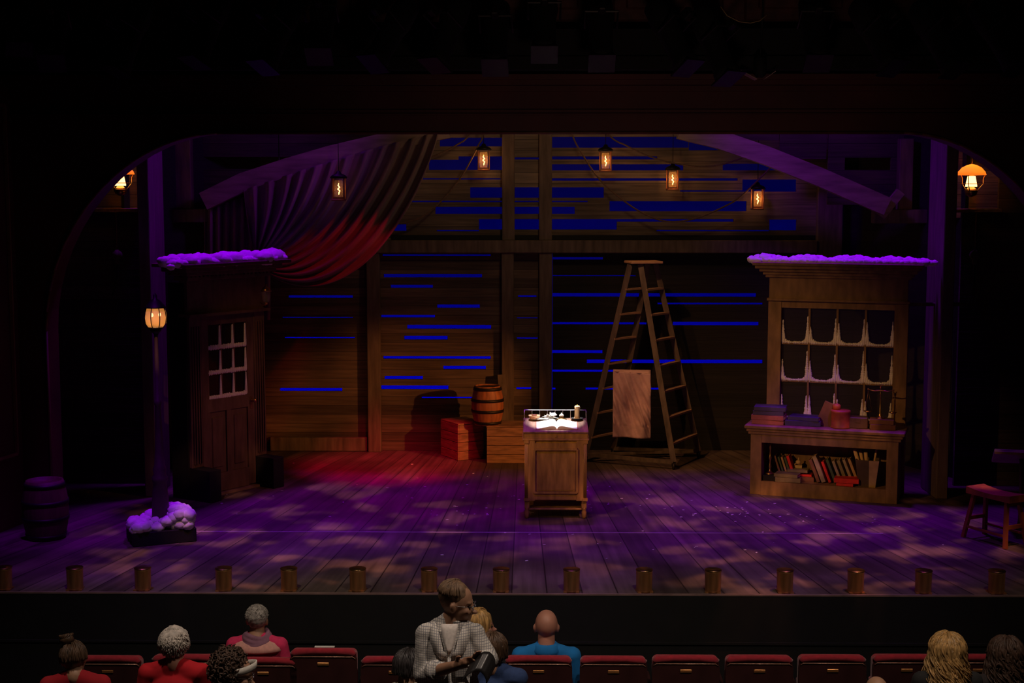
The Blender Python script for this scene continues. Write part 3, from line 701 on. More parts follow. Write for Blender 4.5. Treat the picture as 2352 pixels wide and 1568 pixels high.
m = MB(); m.lathe([(.070, ztop), (.094, ztop+.04), (.102, ztop+.095), (.094, ztop+.15), (.080, ztop+.185)], 24); 
gl, nt, b = nodes('amber_globe'); b.inputs['Base Color'].default_value = (.6, .42, .2, 1); b.inputs['Emission Color'].default_value = (1, .52, .17, 1); b.inputs['Emission Strength'].default_value = .08; b.inputs['Roughness'].default_value = .3; b.inputs['Alpha'].default_value = .55
solid(m.build('lamp_globe', gl, sl), .003)
m = MB()
for k in range(8):
    a = k*math.pi/4+.2; m.tube([((r+.004)*math.cos(a), (r+.004)*math.sin(a), ztop+z) for r, z in ((.070, 0), (.094, .04), (.102, .095), (.094, .15), (.080, .19))], .0045, 5)
m.lathe([(.105, ztop+.185), (.09, ztop+.20), (.05, ztop+.25), (.018, ztop+.27), (.02, ztop+.30), (0, ztop+.33)], 16); m.lathe([(.072, ztop-.006), (.074, ztop+.004), (.06, ztop+.006)], 16); m.build('lantern_cage', M_IRON, sl)
m = MB()
for x, y in ((-.035, -.02), (.038, .0)): m.ball((x, y, ztop+.12), (.012, .012, .018), 8, 6)
m.build('bulb', emis('warm_bulb', (1, .62, .25), 9.0), sl)
l = light('street_lamp_glow', 'POINT', (0, 0, 0), (0, 0, -1), (1, .5, .18), 1.6, size=.03); l.parent = sl; l.location = (0, -.0, ztop+.06)
m = MB(); pts = []; r_ = random.Random(9)
for i in range(150):
    x, y = r_.uniform(-lw/2+.03, lw/2-.04), r_.uniform(-ld/2+.03, ld/2-.03)
    if math.hypot(x, y) < .10: continue
    hgt = .035+.05*max(0, math.sin(x*6+1.2))+.05*(x > .1)
    pts.append((x, y, hgt*r_.random(), r_.uniform(.04, .075)))
    if x > .05: pts.append((x*.9+.02, y*.5, hgt+.02, r_.uniform(.04, .06)))
snow_lumps(m, pts, 8); o = m.build('snow_heap', M_SNOW); o.location = (bc.x, bc.y, bh+.01); o.rotation_euler = (0, 0, ra); tag(o, 'heap of fake snow piled round the foot of the street lamp', 'snow')

# ------------------------------------------------------------------ barrels
def barrel(name, c, rad, h, label, hoop_z=(.06, .36, .64, .93), wood=None, group='wooden barrels'):
    t = thing(name, label, 'barrel', c, 0, group)
    prof = [(rad*.80, 0), (rad*.82, .01)]+[(rad*(.80+.20*math.sin(math.pi*(k/12))), h*k/12) for k in range(1, 12)]+[(rad*.80, h), (rad*.74, h), (rad*.74, h-.02), (0, h-.02)]
    m = MB(); n = 24
    m.lathe(prof, 48)
    m.build('staves', wood, t)
    for z in hoop_z:
        zz = z*h; f = lambda z_: rad*(.80+.20*math.sin(math.pi*max(0, min(1, z_/h))))+.004
        m = MB(); m.lathe([(f(zz-.018), zz-.018), (f(zz-.018)+.004, zz-.018), (f(zz+.018)+.004, zz+.018), (f(zz+.018), zz+.018)], 40); m.build('hoop', M_IRON, t)
    return t
M_BARREL = mat('barrel_oak', (.36, .13, .045), .55, var=.45, scale=4, stretch=(6, 6, .5), bump=.2)
# crates
def crate(c, w, d, h, rz, label):
    t = thing('wooden_crate', label, 'crate', c, rz, 'slatted crates under the barrel')
    m = MB(); n = 4; g = .006; sh = h/n
    for k in range(n):
        z = sh*(k+.5)
        for s in (-1, 1):
            m.box((0, s*(d/2-.01), z), (w, .02, sh-g), None, .003); m.box((s*(w/2-.01), 0, z), (.02, d-.04, sh-g), None, .003)
    m.build('side_slats', mat('crate_pine', (.32, .17, .09), .75, var=.4, scale=5, stretch=(1, 1, 6), bump=.2), t)
    m = MB()
    for k in range(4): m.box((0, -d/2+d*(k+.5)/4, h+.008), (w+.01, d/4-.005, .016), None, .003)
    m.build('lid', MATS['crate_pine'], t)
    m = MB(); m.box((0, 0, h/2), (w-.05, d-.05, h-.02)); m.build('crate_inside', M_BLACK, t)
    return t
cf = fl(1118, 1064); ch = .44; cz = ch+.016
crate((cf.x+.26, cf.y+.22, 0), .52, .44, ch, 0, 'slatted crate lit orange, half hidden behind the standing desk')
k0 = fl(1052, 1058); k1 = fl(1000, 1040); dd = (k1-k0).normalized(); L1 = .46; pd = Vector((-dd.y, dd.x, 0)); pd = pd if pd.x > 0 else -pd; L2 = .36
cc = k0+dd*L1/2+pd*L2/2
crate((cc.x, cc.y, 0), L1, L2, ch, math.atan2(dd.y, dd.x), 'slatted crate turned corner-on, in red light left of the other crate')
bpos = at(1121, 968, fl(1121, 1056).y+.12); barrel('barrel', (bpos.x, cf.y+.16, cz), .195, .475, 'small oak barrel with iron hoops standing on the crates', wood=M_BARREL)
bp2 = fl(92, 1245); barrel('barrel', (bp2.x, bp2.y+.18, 0), .215, .56, 'larger dim barrel standing in the dark beside the left arch', wood=mat('dark_barrel', (.10, .05, .03), .6, var=.3, scale=4, stretch=(6, 6, .5)))

# ------------------------------------------------------------------ standing desk
d0 = fl(1276, 1192); dw, dd_ = .635, .46; DX, DY = d0.x, d0.y
desk = thing('standing_desk', 'tall clerk\'s desk with sloped lid, brass gallery and panelled body at centre stage', 'desk', (DX, DY+dd_/2, 0))
z0, z1 = .19, .80
m = MB(); m.box((0, 0, (z0+z1)/2), (dw-.03, dd_-.02, z1-z0), None, .004)
fy = -dd_/2+.005
m.box((0, fy+.001, z0+.045), (dw-.222, .02, .07)); m.box((0, fy+.001, z1-.05), (dw-.222, .02, .05))
for s in (-1, 1): m.box((s*(dw/2-.075), fy, (z0+z1)/2), (.07, .02, z1-z0))
m.build('body', M_DESK, desk)
for s in (-1, 1):
    m = MB(); x = s*(dw/2-.022)
    for k in (-1, 0, 1): m.tube([(x+k*.011, fy-.008, z0+.02), (x+k*.011, fy-.008, z1-.03)], .006, 8)
    m.box((x, fy-.004, z1-.012), (.05, .03, .03)); m.box((x, fy-.004, z0+.012), (.05, .03, .03)); m.build('corner_column', M_DESK, desk)
m = MB(); pw, p0z, p1z = .215, z0+.085, z1-.085
for s in (-1, 1): m.bar((s*pw, fy-.012, p0z), (s*pw, fy-.012, p1z), .026, .022); m.bar((s*(pw-.03), fy-.004, p0z+.03), (s*(pw-.03), fy-.004, p1z-.03), .01, .01)
for z in (p0z, p1z): m.bar((-pw, fy-.012, z), (pw, fy-.012, z), .0262, .022)
for z in (p0z+.03, p1z-.03): m.bar((-pw+.03, fy-.004, z), (pw-.03, fy-.004, z), .01, .01)
m.box((0, fy, (p0z+p1z)/2), (2*pw-.03, .012, p1z-p0z-.03)); m.build('door_panel', M_DESK, desk)
m = MB(); m.box((0, -.0, z1+.01), (dw+.035, dd_+.02, .022), None, .006); m.box((0, 0, z1+.028), (dw+.015, dd_+.0, .014), None, .003); m.build('waist_moulding', M_DESK, desk)
m = MB(); zf, zb = .895, .955; m.prism([(-dd_/2, z1+.035), (-dd_/2, zf-.02), (dd_/2, zb-.02), (dd_/2, z1+.035)], 'x', -dw/2, dw/2)
m.box((0, -dd_/2-.002, .845), (.02, .006, .02)); m.build('writing_box', M_DESK, desk)
sl_a = math.atan2(zb-zf, dd_)
m = MB(); m.box((0, 0, (zf+zb)/2-.010), (dw+.02, (dd_+.02)/math.cos(sl_a), .020), (sl_a, 0, 0), .004)
for k in range(9): pass
m.build('sloped_lid', mat('desk_lid', (.26, .15, .10), .45, var=.4, scale=5, stretch=(6, 1, 1)), desk)
m = MB(); yb = dd_/2-.005; zr = zb+.085
m.tube([(-dw/2, yb-.10, zr-.012), (-dw/2, yb, zr), (dw/2, yb, zr), (dw/2, yb-.10, zr-.012)], .005, 6)
for i in range(9):
    x = -dw/2+dw*i/8; m.tube([(x, yb, zb), (x, yb, zr)], .003, 6)
for s in (-1, 1): m.tube([(s*dw/2, yb-.10, zb-.012), (s*dw/2, yb-.10, zr-.012)], .004, 6)
m.build('gallery_rail', mat('steel_rail', (.75, .72, .72), .3, metal=1), desk)
for sx in (-1, 1):
    for sy in (-1, 1):
        m = MB(); m.lathe([(.012, 0), (.022, .02), (.026, .07), (.018, .09), (.026, .105), (.026, .115)], 12); m.box((0, 0, .155), (.05, .05, .085), None, .004)
        m.build('leg', M_DESK, desk, (sx*(dw/2-.03), sy*(dd_/2-.03), 0))
m = MB(); m.box((0, 0, .10), (dw-.06, dd_-.04, .018), None, .003); m.build('lower_shelf', M_DESK, desk)
# things on the desk: sit on the slope
def on_lid(x, y): return Vector((DX+x, DY+dd_/2+y, zf+(y+dd_/2)/dd_*(zb-zf)+.001))
bk = thing('open_book', 'open ledger with blank white pages under the spotlight', 'book', on_lid(0.012, -.045)); bk.rotation_euler = (sl_a, 0, 0)
bw, bl = .205, .125
m = MB(); rows = []
for s in (-1, 1):
    rows = []
    for i in range(13):
        u = i/12; z = .006+.034*math.sin(math.pi*min(1, u*1.05)**.55)*(1-u*.55) if u > 0 else .006
        rows.append([(s*u*bw, y, z) for y in (-bl, -bl/2, 0, bl/2, bl)])
    m.grid(rows)
    nrow = len(rows)
    m.grid([[(r[0][0], r[0][1], 0.004), r[0]] for r in rows], False); m.grid([[(rows[-1][j][0], rows[-1][j][1], .004), rows[-1][j]] for j in range(5)], False)
m.build('pages', M_PAPER, bk)
m = MB(); m.box((0, 0, .002), (2*bw+.016, 2*bl+.016, .004)); m.build('cover', mat('red_leather', (.25, .04, .02), .6), bk)
m = MB(); 
for x, y in ((-.14, -.03), (-.10, .0), (-.07, .005), (-.12, .03)): m.box((x, y, .036-.02*abs(x)/.2), (.018, .004, .001), (0, .06, .3))
m.build('ink_marks', M_BLACK, bk)
m = MB(); r_ = random.Random(3)
for i in range(9): m.box((r_.uniform(-.09, .09), r_.uniform(-.02, .04), .004+.0035*i), (r_.uniform(.09, .14), .09, .002), (r_.uniform(-.15, .15), r_.uniform(-.15, .15), r_.random()*3))
for i in range(6): m.box((.01+.012*i, .0, .035+.005*i), (.06, .05, .002), (r_.uniform(-.7, .7), r_.uniform(-.6, .6), r_.random()*3))
o = m.build('loose_papers', M_PAPER); o.location = on_lid(-.09, .145)+Vector((0, 0, .004)); tag(o, 'crumpled heap of loose papers behind the open ledger', 'papers')
ik = thing('inkwell', 'small brass inkwell on a curled stand right of the papers', 'inkwell', on_lid(.065, .16)+Vector((0, 0, .006)))
m = MB(); m.lathe([(.055, 0), (.05, .008), (.02, .02), (.022, .03)], 20); m.build('stand', M_BRASS, ik)
m = MB(); m.lathe([(.018, .03), (.026, .04), (.018, .052), (.006, .058), (.006, .066), (0, .07)], 16); m.build('lid', mat('white_china', (.8, .8, .78), .3), ik)
m = MB(); m.lathe([(.045, 0), (.058, .03), (.06, .04), (.054, .04), (.046, .01), (0, .008)], 22); o = m.build('turned_bowl', mat('pale_wood_bowl', (.62, .36, .2), .6)); o.location = on_lid(-.215, .17)+Vector((0, 0, .007)); tag(o, 'small pale wooden bowl at the back left of the desk lid', 'bowl')
cn = thing('candle', 'thick burnt cream candle on a black saucer at the back right of the desk', 'candle', on_lid(.225, .165)+Vector((0, 0, .009)))
m = MB(); m.lathe([(.03, 0), (.06, .004), (.066, .012), (.06, .012), (.03, .006), (0, .006)], 22); m.build('saucer', M_BLACK, cn)
m = MB(); m.lathe([(.038, .006), (.031, .014), (.026, .03), (.026, .10), (.028, .128), (.024, .137), (.02, .13), (0, .128)], 18)
for a, q in ((.4, .05), (2.2, .07), (4.0, .04)): m.tube([(.026*math.cos(a), .026*math.sin(a), .128), (.027*math.cos(a), .027*math.sin(a), .128-q)], [.006, .004], 6)
m.build('wax', mat('cream_wax', (.75, .55, .30), .5), cn)
m = MB(); m.lathe([(.0, .128), (.006, .134), (.005, .143), (0, .152)], 8); m.build('candle_flame', emis('small_flame', (1, .62, .12), 2.2), cn)

# ------------------------------------------------------------------ step ladder on its wheeled frame
Yl = fl(1547, 1082).y
f1 = fl(1345, 1060); f2 = fl(1547, 1078)       # near-side feet (left, front)
f3 = fl(1408, 1046); f4 = fl(1604, 1052)       # far-side feet
ladder = thing('step_ladder', 'tall wooden A-frame ladder with a lit flat cap, standing right of the desk', 'ladder', ((f1.x+f4.x)/2, (f1.y+f4.y)/2, 0))
lo = Vector(ladder.location); zt = at(1475, 603, lo.y).z
def tp(px): return Vector((at(px, 612, lo.y).x, lo.y, zt-.02))-lo
T1 = tp(1446)+Vector((0, -.06, 0)); T2 = tp(1463)+Vector((0, .14, 0)); T3 = tp(1470)+Vector((0, -.06, 0)); T4 = tp(1508)+Vector((0, .14, 0))
T2 = tp(1490)+Vector((0, .14, 0)); 
zf_ = Vector((0, 0, .09)); foot = {'A': f1-lo+zf_, 'B': f3-lo+zf_, 'C': f2-lo+zf_, 'D': f4-lo+zf_}
tops = {'A': T1, 'B': T2, 'C': T3, 'D': T4}
M_LAD = mat('ladder_wood', (.11, .08, .06), .7, var=.4, scale=4, stretch=(4, 4, 1))
for k in 'ABCD': MB().bar(foot[k], tops[k], .066, .034, (0, 1, 0)).build('rail', M_LAD, ladder)
for (a, b) in (('A', 'B'), ('C', 'D')):
    for i in range(1, 8):
        z = .30+.30*(i-1)
        ta = (z-foot[a].z)/(tops[a].z-foot[a].z); pa = foot[a].lerp(tops[a], ta); pb = foot[b].lerp(tops[b], ta)
        MB().bar(pa, pb, .075, .022).build('rung', mat('lit_rung', (.42, .26, .15), .6), ladder)  # rungs paler than the rails: warm top light put into the colour
m = MB(); cx = (T1+T4+T2+T3)/4; m.box((cx.x, .04, zt+.005), (.40, .30, .03), (0, 0, .25), .006); m.build('cap', mat('lit_cap', (.60, .36, .2), .6), ladder)  # cap paler still: warm light from above put into its colour
m = MB(); m.bar(foot['A'], foot['C'], .05, .04); m.bar(foot['B'], foot['D'], .05, .04); m.bar(foot['A'], foot['D'], .04, .03); bf = m.build('base_frame', M_LAD, ladder)
for k in 'ABCD':
    m = MB(); p = foot[k]; m.tube([(p.x-.012, p.y, .04), (p.x+.012, p.y, .04)], .04, 16); m.box((p.x, p.y, .075), (.05, .05, .02)); m.bar((p.x-.02, p.y, .04), (p.x-.02, p.y, .08), .02, .006); m.bar((p.x+.02, p.y, .04), (p.x+.02, p.y, .08), .02, .006); m.build('caster', M_IRON, bf)
# cloth over the ladder
cx0, cx1 = at(1408, 852, lo.y-.12), at(1494, 858, lo.y-.12); zb_ = at(1412, 1003, lo.y-.12).z
m = MB(); rows = []; Wc = cx1.x-cx0.x
for j in range(49):
    v = j/48; row = []
    for i in range(57):
        u = i/56; z = cx0.z-(cx0.z-zb_)*v-.03*u*(1-v*.4); 
        y = .030*math.sin(8*u+2.5*v+3)*v**.6+.085*noise.noise(Vector((u*5-v*3.5, v*2.2, 0)))*(.25+v*(1-v)*2.4)+.040*noise.noise(Vector((u*14-v*9, v*4, 4)))*(.2+v)*(1 if v < .8 else .4)
        row.append((cx0.x+Wc*u+(.02*v*math.sin(2.5*u)), lo.y-.14+y, z))
    rows.append(row)
ctr = Vector((cx0.x+Wc/2, lo.y-.14, zb_)); m.grid([[Vector(p)-ctr for p in r] for r in rows])
m.grid([[Vector((cx0.x+Wc*(u/12)+.012, lo.y+.0+.006*math.sin(u*2)+.0, cx0.z-.002-(cx0.z-zb_)*.96*v/8))-ctr for u in range(13)] for v in range(9)])
m.grid([[Vector((cx0.x+Wc*(u/12)+.012*k/4, lo.y-.14+.14*k/4, cx0.z+.012*math.sin(math.pi*k/4)-.03*u/12*(1-k/4)))-ctr for u in range(13)] for k in range(5)])
o = solid(m.build('hanging_cloth', cloth('pink_linen', (.66, .42, .42), 14)), .004); o.location = ctr; tag(o, 'crumpled pinkish cloth draped over a rung of the step ladder', 'cloth')
# ------------------------------------------------------------------ shop window unit and its counter
q0, q1 = fl(1722, 1134), fl(2060, 1158); cxv = (q1-q0); CW = cxv.length; ca = math.atan2(cxv.y, cxv.x); cxd = cxv.normalized(); cyd = Vector((-cxd.y, cxd.x, 0))
CD = .40
cp = (q0+q1)/2+cyd*CD/2
def cw(x, y, z): return cp+cxd*x+cyd*y+Vector((0, 0, z))
ct = thing('display_counter', 'low oak counter with a thick moulded top and an open shelf of books', 'counter', cp, ca)
CT = .765
hw, hd = CW/2, CD/2
m = MB(); m.box((0, 0, CT-.02), (CW+.13, CD+.08, .04), None, .008); m.box((0, 0, CT-.055), (CW+.09, CD+.05, .03), None, .006); m.box((0, 0, CT-.085), (CW+.05, CD+.03, .03), None, .004); m.build('counter_top', M_CAB, ct)
m = MB(); sw = .12
m.box((-hw+sw/2, 0, (CT-.1)/2), (sw, CD, CT-.1), None, .003); m.box((hw-sw/2, 0, (CT-.1)/2), (sw, CD, CT-.1), None, .003)
m.box((0, -hd+.02, CT-.145), (CW-2*sw, .04, .09)); m.box((0, 0, .075), (CW-2*sw, CD, .15)); m.box((0, hd-.01, .40), (CW-2*sw, .02, .6)); m.build('carcass', M_CAB, ct)
# upper window unit behind the counter
WH = 2.37; WX0, WX1 = -hw+.09, hw+.03
wn = thing('shop_window', 'tall twelve-pane shop window with deep cornice and snow on every bar', 'window', cw(0, hd+.10, 0), ca)
m = MB()
wl, wr = WX0, WX1; lw_ = .145
zT = 2.09
m.box((wl+lw_/2, 0, zT/2), (lw_, .12, zT), None, .004); m.box((wr-lw_/2, 0, zT/2), (lw_, .12, zT), None, .004)
m.box(((wl+wr)/2, 0, zT-.03), (wr-wl, .10, .10)); m.box(((wl+wr)/2, 0, .72), (wr-wl-2*lw_, .10, .12)); m.build('window_frame', M_CAB, wn)
m = MB(); m.box(((wl+wr)/2, -.01, zT+.14), (wr-wl-.02, .13, .26), None, .004); m.box(((wl+wr)/2, -.02, zT+.01), (wr-wl+.02, .16, .025)); m.build('frieze', M_CAB, wn)
m = MB(); zc0 = zT+.27
for dz, w in ((.0, .03), (.03, .055), (.065, .09), (.10, .13), (.135, .155)): m.box(((wl+wr)/2, -.01, zc0+dz), (wr-wl+2*w, .13+2*w, .037), None, .006)
zcor = zc0+.155; m.build('cornice', M_CAB, wn)
gx0, gx1 = wl+lw_, wr-lw_; gz = [.78, 1.20, 1.615, zT-.08]; gx = [gx0+(gx1-gx0)*i/4 for i in range(5)]
m = MB()
for x in gx[1:4]: m.box((x, 0, (gz[0]+gz[3])/2), (.022, .054, gz[3]-gz[0]))
for z in gz[1:3]: m.box(((gx0+gx1)/2, 0, z), (gx1-gx0, .05, .022))
m.build('glazing_bars', M_CAB, wn)
r_ = random.Random(21)
for i in range(4):
    for j in range(3):
        m = MB(); m.box(((gx[i]+gx[i+1])/2, .01, (gz[j]+gz[j+1])/2), (gx[i+1]-gx[i]-.02, .004, gz[j+1]-gz[j]-.02)); m.build('pane', M_GLASS, wn)
        m = MB(); x0, x1, z0_, z1_ = gx[i]+.012, gx[i+1]-.012, gz[j]+.012, gz[j+1]
        hl, hr = r_.uniform(.35, .55), r_.uniform(.45, .8)
        if j == 0: hl, hr = r_.uniform(.4, .6), r_.uniform(.4, .65)
        for k in range(16):
            u = k/15; ed = (abs(2*u-1))**4*.08
            m.ball((x0+(x1-x0)*u, -.018, z0_+ed*.5), (.014, .018, .009+ed*.6+r_.uniform(0, .009)), 8, 6)
        for side, hh in ((x0, hl), (x1, hr)):
            for k in range(13):
                u = k/12; w = .026*(1-u)**1.3+.004+r_.uniform(0, .007)
                m.ball((side+(.004 if side == x0 else -.004), -.018, z0_+.02+(z1_-z0_)*hh*u), (w, .014, .021), 8, 6)
        m.build('frost_snow', M_SNOW, wn)
m = MB(); pts = []
Lc = wr-wl+.31
for i in range(64):
    x = (wl+wr)/2-Lc/2+Lc*i/63; a = .032+.030*abs(math.sin(i*.19+1))**2+r_.uniform(0, .028)
    pts.append((x, r_.uniform(-.10, .12), .005, a)); pts.append((x, -.15+r_.uniform(-.01, .03), .0, .036+r_.random()*.014))
pts += [(wr+.17, -.08, .0, .05), (wr+.21, -.06, -.005, .045), (wr+.25, -.05, 0, .04), (wl-.19, -.1, .01, .05)]
snow_lumps(m, pts, 30); o = m.build('snow_drift', M_SNOW); o.location = cw(0, hd+.10, zcor+.012); o.rotation_euler = (0, 0, ca); tag(o, 'bank of fake snow along the top of the shop window cornice', 'snow')

# ------------------------------------------------------------------ books and props
def book(name, w, d, h, cm, loc, rot, label, group=None, cat='book', page=(.62, .42, .20)):
    """w spine length, d depth, h thickness; spine faces local -y"""
    t = thing(name, label, cat, loc, 0, group); t.rotation_euler = rot
    m = MB(); m.box((0, 0, .003), (w, d, .006), None, .001); m.box((0, 0, h-.003), (w, d, .006), None, .001); m.box((0, -d/2+.003, h/2), (w, .008, h), None, .002)
    for x in (-.32, .32): m.box((x*w, -d/2-.001, h/2), (.008, .004, h))
    m.build('cover', cm, t)
    m = MB(); m.box((0, .004, h/2), (w-.012, d-.016, h-.012)); m.build('pages', mat('aged_pages', (.62, .42, .22), .85, var=.15, scale=40), t)
    return t
CB = {}
def cov(n, c): return mat('cover_'+n, c, .65, var=.2, scale=12)
navy, maroon, red, olive, tan, green, brown, grey = cov('navy', (.05, .04, .12)), cov('maroon', (.30, .09, .09)), cov('red', (.62, .02, .02)), cov('olive', (.20, .17, .09)), cov('tan', (.42, .27, .14)), cov('green', (.05, .09, .05)), cov('brown', (.16, .07, .04)), cov('grey', (.32, .26, .20))
g = 'stack of four large books on the counter'
z = CT+.001; xs = -hw+.17
for i, (w, d, h, cm, rz, dx, lab) in enumerate([(.34, .22, .048, maroon, .0, 0, 'bottom maroon book of the left counter stack'), (.35, .23, .05, maroon, -.04, .0, 'second maroon book of the left counter stack'),
     (.33, .21, .045, navy, .03, .0, 'dark violet book third from the bottom of the left stack'), (.34, .22, .045, navy, .08, .012, 'top dark violet book of the left counter stack')]):
    book('book', w, d, h, cm, cw(xs+dx, -.03, z), (0, 0, ca+rz), lab, g); z += h+.001
z = CT+.001
for i, (w, d, h, cm, x, rz, lab) in enumerate([(.38, .24, .055, navy, -.24, .05, 'lower flat dark book between the stack and the leather case'), (.34, .22, .04, navy, -.22, -.12, 'upper flat dark book between the stack and the leather case')]):
    book('book', w, d, h, cm, cw(x, -.0, z), (0, 0, ca+rz), lab, 'flat dark books mid counter'); z += h+.001
t = book('book', .26, .17, .035, brown, cw(.0, -.04, CT+.01), (0, 0, ca), 'brown book leaning against the red leather case'); t.rotation_euler = (R(90), R(-68), ca); t.location = cw(.02, -.02, CT+.125)
lc = thing('leather_case', 'cylindrical reddish leather case with a small knobbed lid', 'case', cw(.16, -.07, CT+.001))
m = MB(); m.lathe([(.10, 0), (.107, .006), (.10, .012), (.10, .16), (.105, .165), (.105, .185), (.095, .19), (0, .192)], 28); m.build('case_body', mat('red_case_leather', (.36, .08, .03), .55, var=.35, scale=10), lc)
m = MB(); m.lathe([(.045, .19), (.045, .235), (.03, .25), (0, .252)], 16, c=(-.04, .03, 0)); m.build('case_lid_knob', MATS['red_case_leather'], lc)
m = MB(); m.box((0, 0, .06), (.20, .16, .12), None, .008); m.box((0, -.082, .08), (.05, .006, .03)); o = m.build('dark_box', mat('dark_varnish', (.09, .05, .035), .5)); o.location = cw(.34, -.01, CT); o.rotation_euler = (0, 0, ca+.05); tag(o, 'plain dark varnished box right of the leather case', 'box')
z = CT+.001; gx_ = .585
for (w, d, h, cm, rz, lab) in [(.26, .18, .06, brown, .25, 'lower brown book under the balance scale'), (.25, .17, .05, brown, .05, 'upper brown book under the balance scale')]:
    book('book', w, d, h, cm, cw(gx_, -.02, z), (0, 0, ca+rz), lab, 'two books under the balance scale'); z += h+.001
bs = thing('balance_scale', 'slender brass balance scale standing on two brown books', 'scale', cw(gx_-.02, -.02, z), ca)
m = MB(); m.lathe([(.05, 0), (.045, .01), (.018, .02), (.022, .04), (.008, .055), (.006, .25), (.010, .26), (.006, .27), (.006, .32), (.014, .335), (.004, .345)], 16); m.tube([(0, 0, .34), (-.02, 0, .365)], .004, 6); m.tube([(0, 0, .34), (.02, 0, .365)], .004, 6); m.build('stand', M_BRASS, bs)
m = MB(); m.tube([(-.13, 0, .305), (-.07, 0, .292), (0, 0, .30), (.07, 0, .292), (.13, 0, .305)], [.005, .006, .009, .006, .005], 8)
for s in (-1, 1): m.ball((s*.13, 0, .308), .010, 8, 6)
m.build('beam', M_BRASS, bs)
for s in (-1, 1):
    m = MB()
    for a in (0, 2.09, 4.19): m.tube([(s*.13, 0, .30), (s*.13+.045*math.cos(a), .045*math.sin(a), .07)], .0012, 4)
    m.lathe([(0, .058), (.03, .062), (.048, .074)], 16, c=(s*.13, 0, 0)); m.build('pan', M_BRASS, bs)
# shelf contents
SZ = .151; sx = -hw+sw
cs = thing('candlestick', 'tall turned brass candlestick at the left end of the counter shelf', 'candlestick', cw(sx+.075, -.08, SZ+.062))
m = MB(); m.lathe([(.052, 0), (.055, .008), (.03, .02), (.014, .035), (.010, .06), (.018, .085), (.010, .11), (.008, .15), (.020, .18), (.011, .2), (.008, .26), (.015, .29), (.010, .31), (.016, .335), (.010, .34), (0, .34)], 18); m.build('stick', M_BRASS, cs)
o = MB().box((0, 0, .03), (.14, .16, .06), None, .004).build('black_block', M_BLACK); o.location = cw(sx+.08, -.08, SZ+.0005); o.rotation_euler = (0, 0, ca); tag(o, 'small black block under the brass candlestick', 'block')
def shelf_flat(x, y, z, w, d, h, cm, rz, lab, grp='books lying flat on the counter shelf'): return book('book', w, d, h, cm, cw(x, y, SZ+z), (0, 0, ca+rz), lab, grp)
shelf_flat(sx+.28, -.09, 0.001, .27, .19, .05, olive, .06, 'lowest olive book lying flat right of the candlestick')
shelf_flat(sx+.27, -.085, .052, .26, .18, .035, olive, -.10, 'second olive book lying flat with pale page edges')
shelf_flat(sx+.44, .0, .001, .20, .17, .05, brown, .12, 'brown book lying flat left of the leaning volumes')
shelf_flat(sx+.43, .02, .052, .18, .15, .022, red, .05, 'thin red book lying flat on a brown one')
shelf_flat(sx+.37, .03, .090, .22, .16, .03, olive, -.05, 'grey-green book lying flat on top of the low pile')
shelf_flat(hw-sw-.42, -.10, .001, .18, .16, .03, red, -.1, 'lower red book lying flat before the dark bin')
shelf_flat(hw-sw-.41, -.10, .033, .26, .16, .05, red, .0, 'thick orange-red book lying flat before the dark bin')
def shelf_lean(x, y, z, hgt, th, dep, tilt, cm, lab, grp):
    """upright book, spine to the front, leaning to the left"""
    t = book('book', hgt, dep, th, cm, (0, 0, 0), (0, 0, 0), lab, grp)
    # local x (spine length) -> up, local z (thickness) -> right, local -y stays front
    M = Matrix.Rotation(ca, 4, 'Z') @ Matrix.Rotation(-tilt, 4, 'Y') @ Matrix(((0, 0, 1, 0), (0, 1, 0, 0), (1, 0, 0, 0), (0, 0, 0, 1))).to_4x4()
    # proper rotation: x->z, z->-x
    M = Matrix.Rotation(ca, 4, 'Z') @ Matrix.Rotation(-tilt, 4, 'Y') @ Matrix.Rotation(R(-90), 4, 'Y')
    off = Matrix.Translation((hgt/2, 0, 0))
    t.matrix_world = Matrix.Translation(cw(x, y, SZ+z+.002+th*math.sin(tilt))) @ M @ off
    return t
G1 = 'leaning books behind the candlestick'
zz = .13
for i, (cm, hgt, th, lab) in enumerate([(brown, .20, .022, 'brown book leaning right behind the candlestick'), (green, .19, .02, 'dark thin book second in the leaning red row'), (tan, .19, .022, 'orange-spined book in the leaning row by the candlestick'), (green, .19, .025, 'dark book before the bright red one'), (red, .205, .03, 'bright red book ending the row by the candlestick')]):
    shelf_lean(sx+.205+i*.036, .06, .0, hgt+.06, th, .15, .32, cm, lab, G1)
G2 = 'leaning books in the middle of the counter shelf'
for i, (cm, hgt, th, lab) in enumerate([(brown, .26, .035, 'dark brown book first in the middle leaning row'), (grey, .30, .045, 'tallest grey-brown book in the middle leaning row'), (red, .24, .028, 'crimson book in the middle leaning row'), (green, .27, .03, 'dark green book right of the crimson one'), (grey, .25, .03, 'pale-topped book in the middle leaning row'), (olive, .26, .035, 'olive book near the right of the leaning row'), (grey, .27, .03, 'grey book second from the right of the leaning row'), (tan, .28, .03, 'tan book ending the leaning row on the right')]):
    shelf_lean(sx+.62+i*.058, -.02+.012*i, .0, hgt, th, .16, .38, cm, lab, G2)
m = MB(); m.ball((0, 0, .0), (.03, .02, .025)); m.tube([(-.04, 0, -.03), (-.01, 0, 0), (.02, 0, -.035)], .008, 6); m.tube([(0, 0, 0), (.005, 0, .05)], .008, 6); m.box((0, .02, -.05), (.08, .05, .03))
o = m.build('small_figurine', mat('ivory', (.5, .38, .2), .5)); o.location = cw(sx+.36, .06, SZ+.185); o.rotation_euler = (0, 0, ca); tag(o, 'tiny pale figurine on top of the flat book pile', 'figurine')
bin_ = thing('paper_bin', 'tapered dark bin holding rolled papers at the right of the shelf', 'bin', cw(hw-sw-.20, -.06, SZ), ca)
m = MB(); a, b = (.085, .07), (.12, .10)
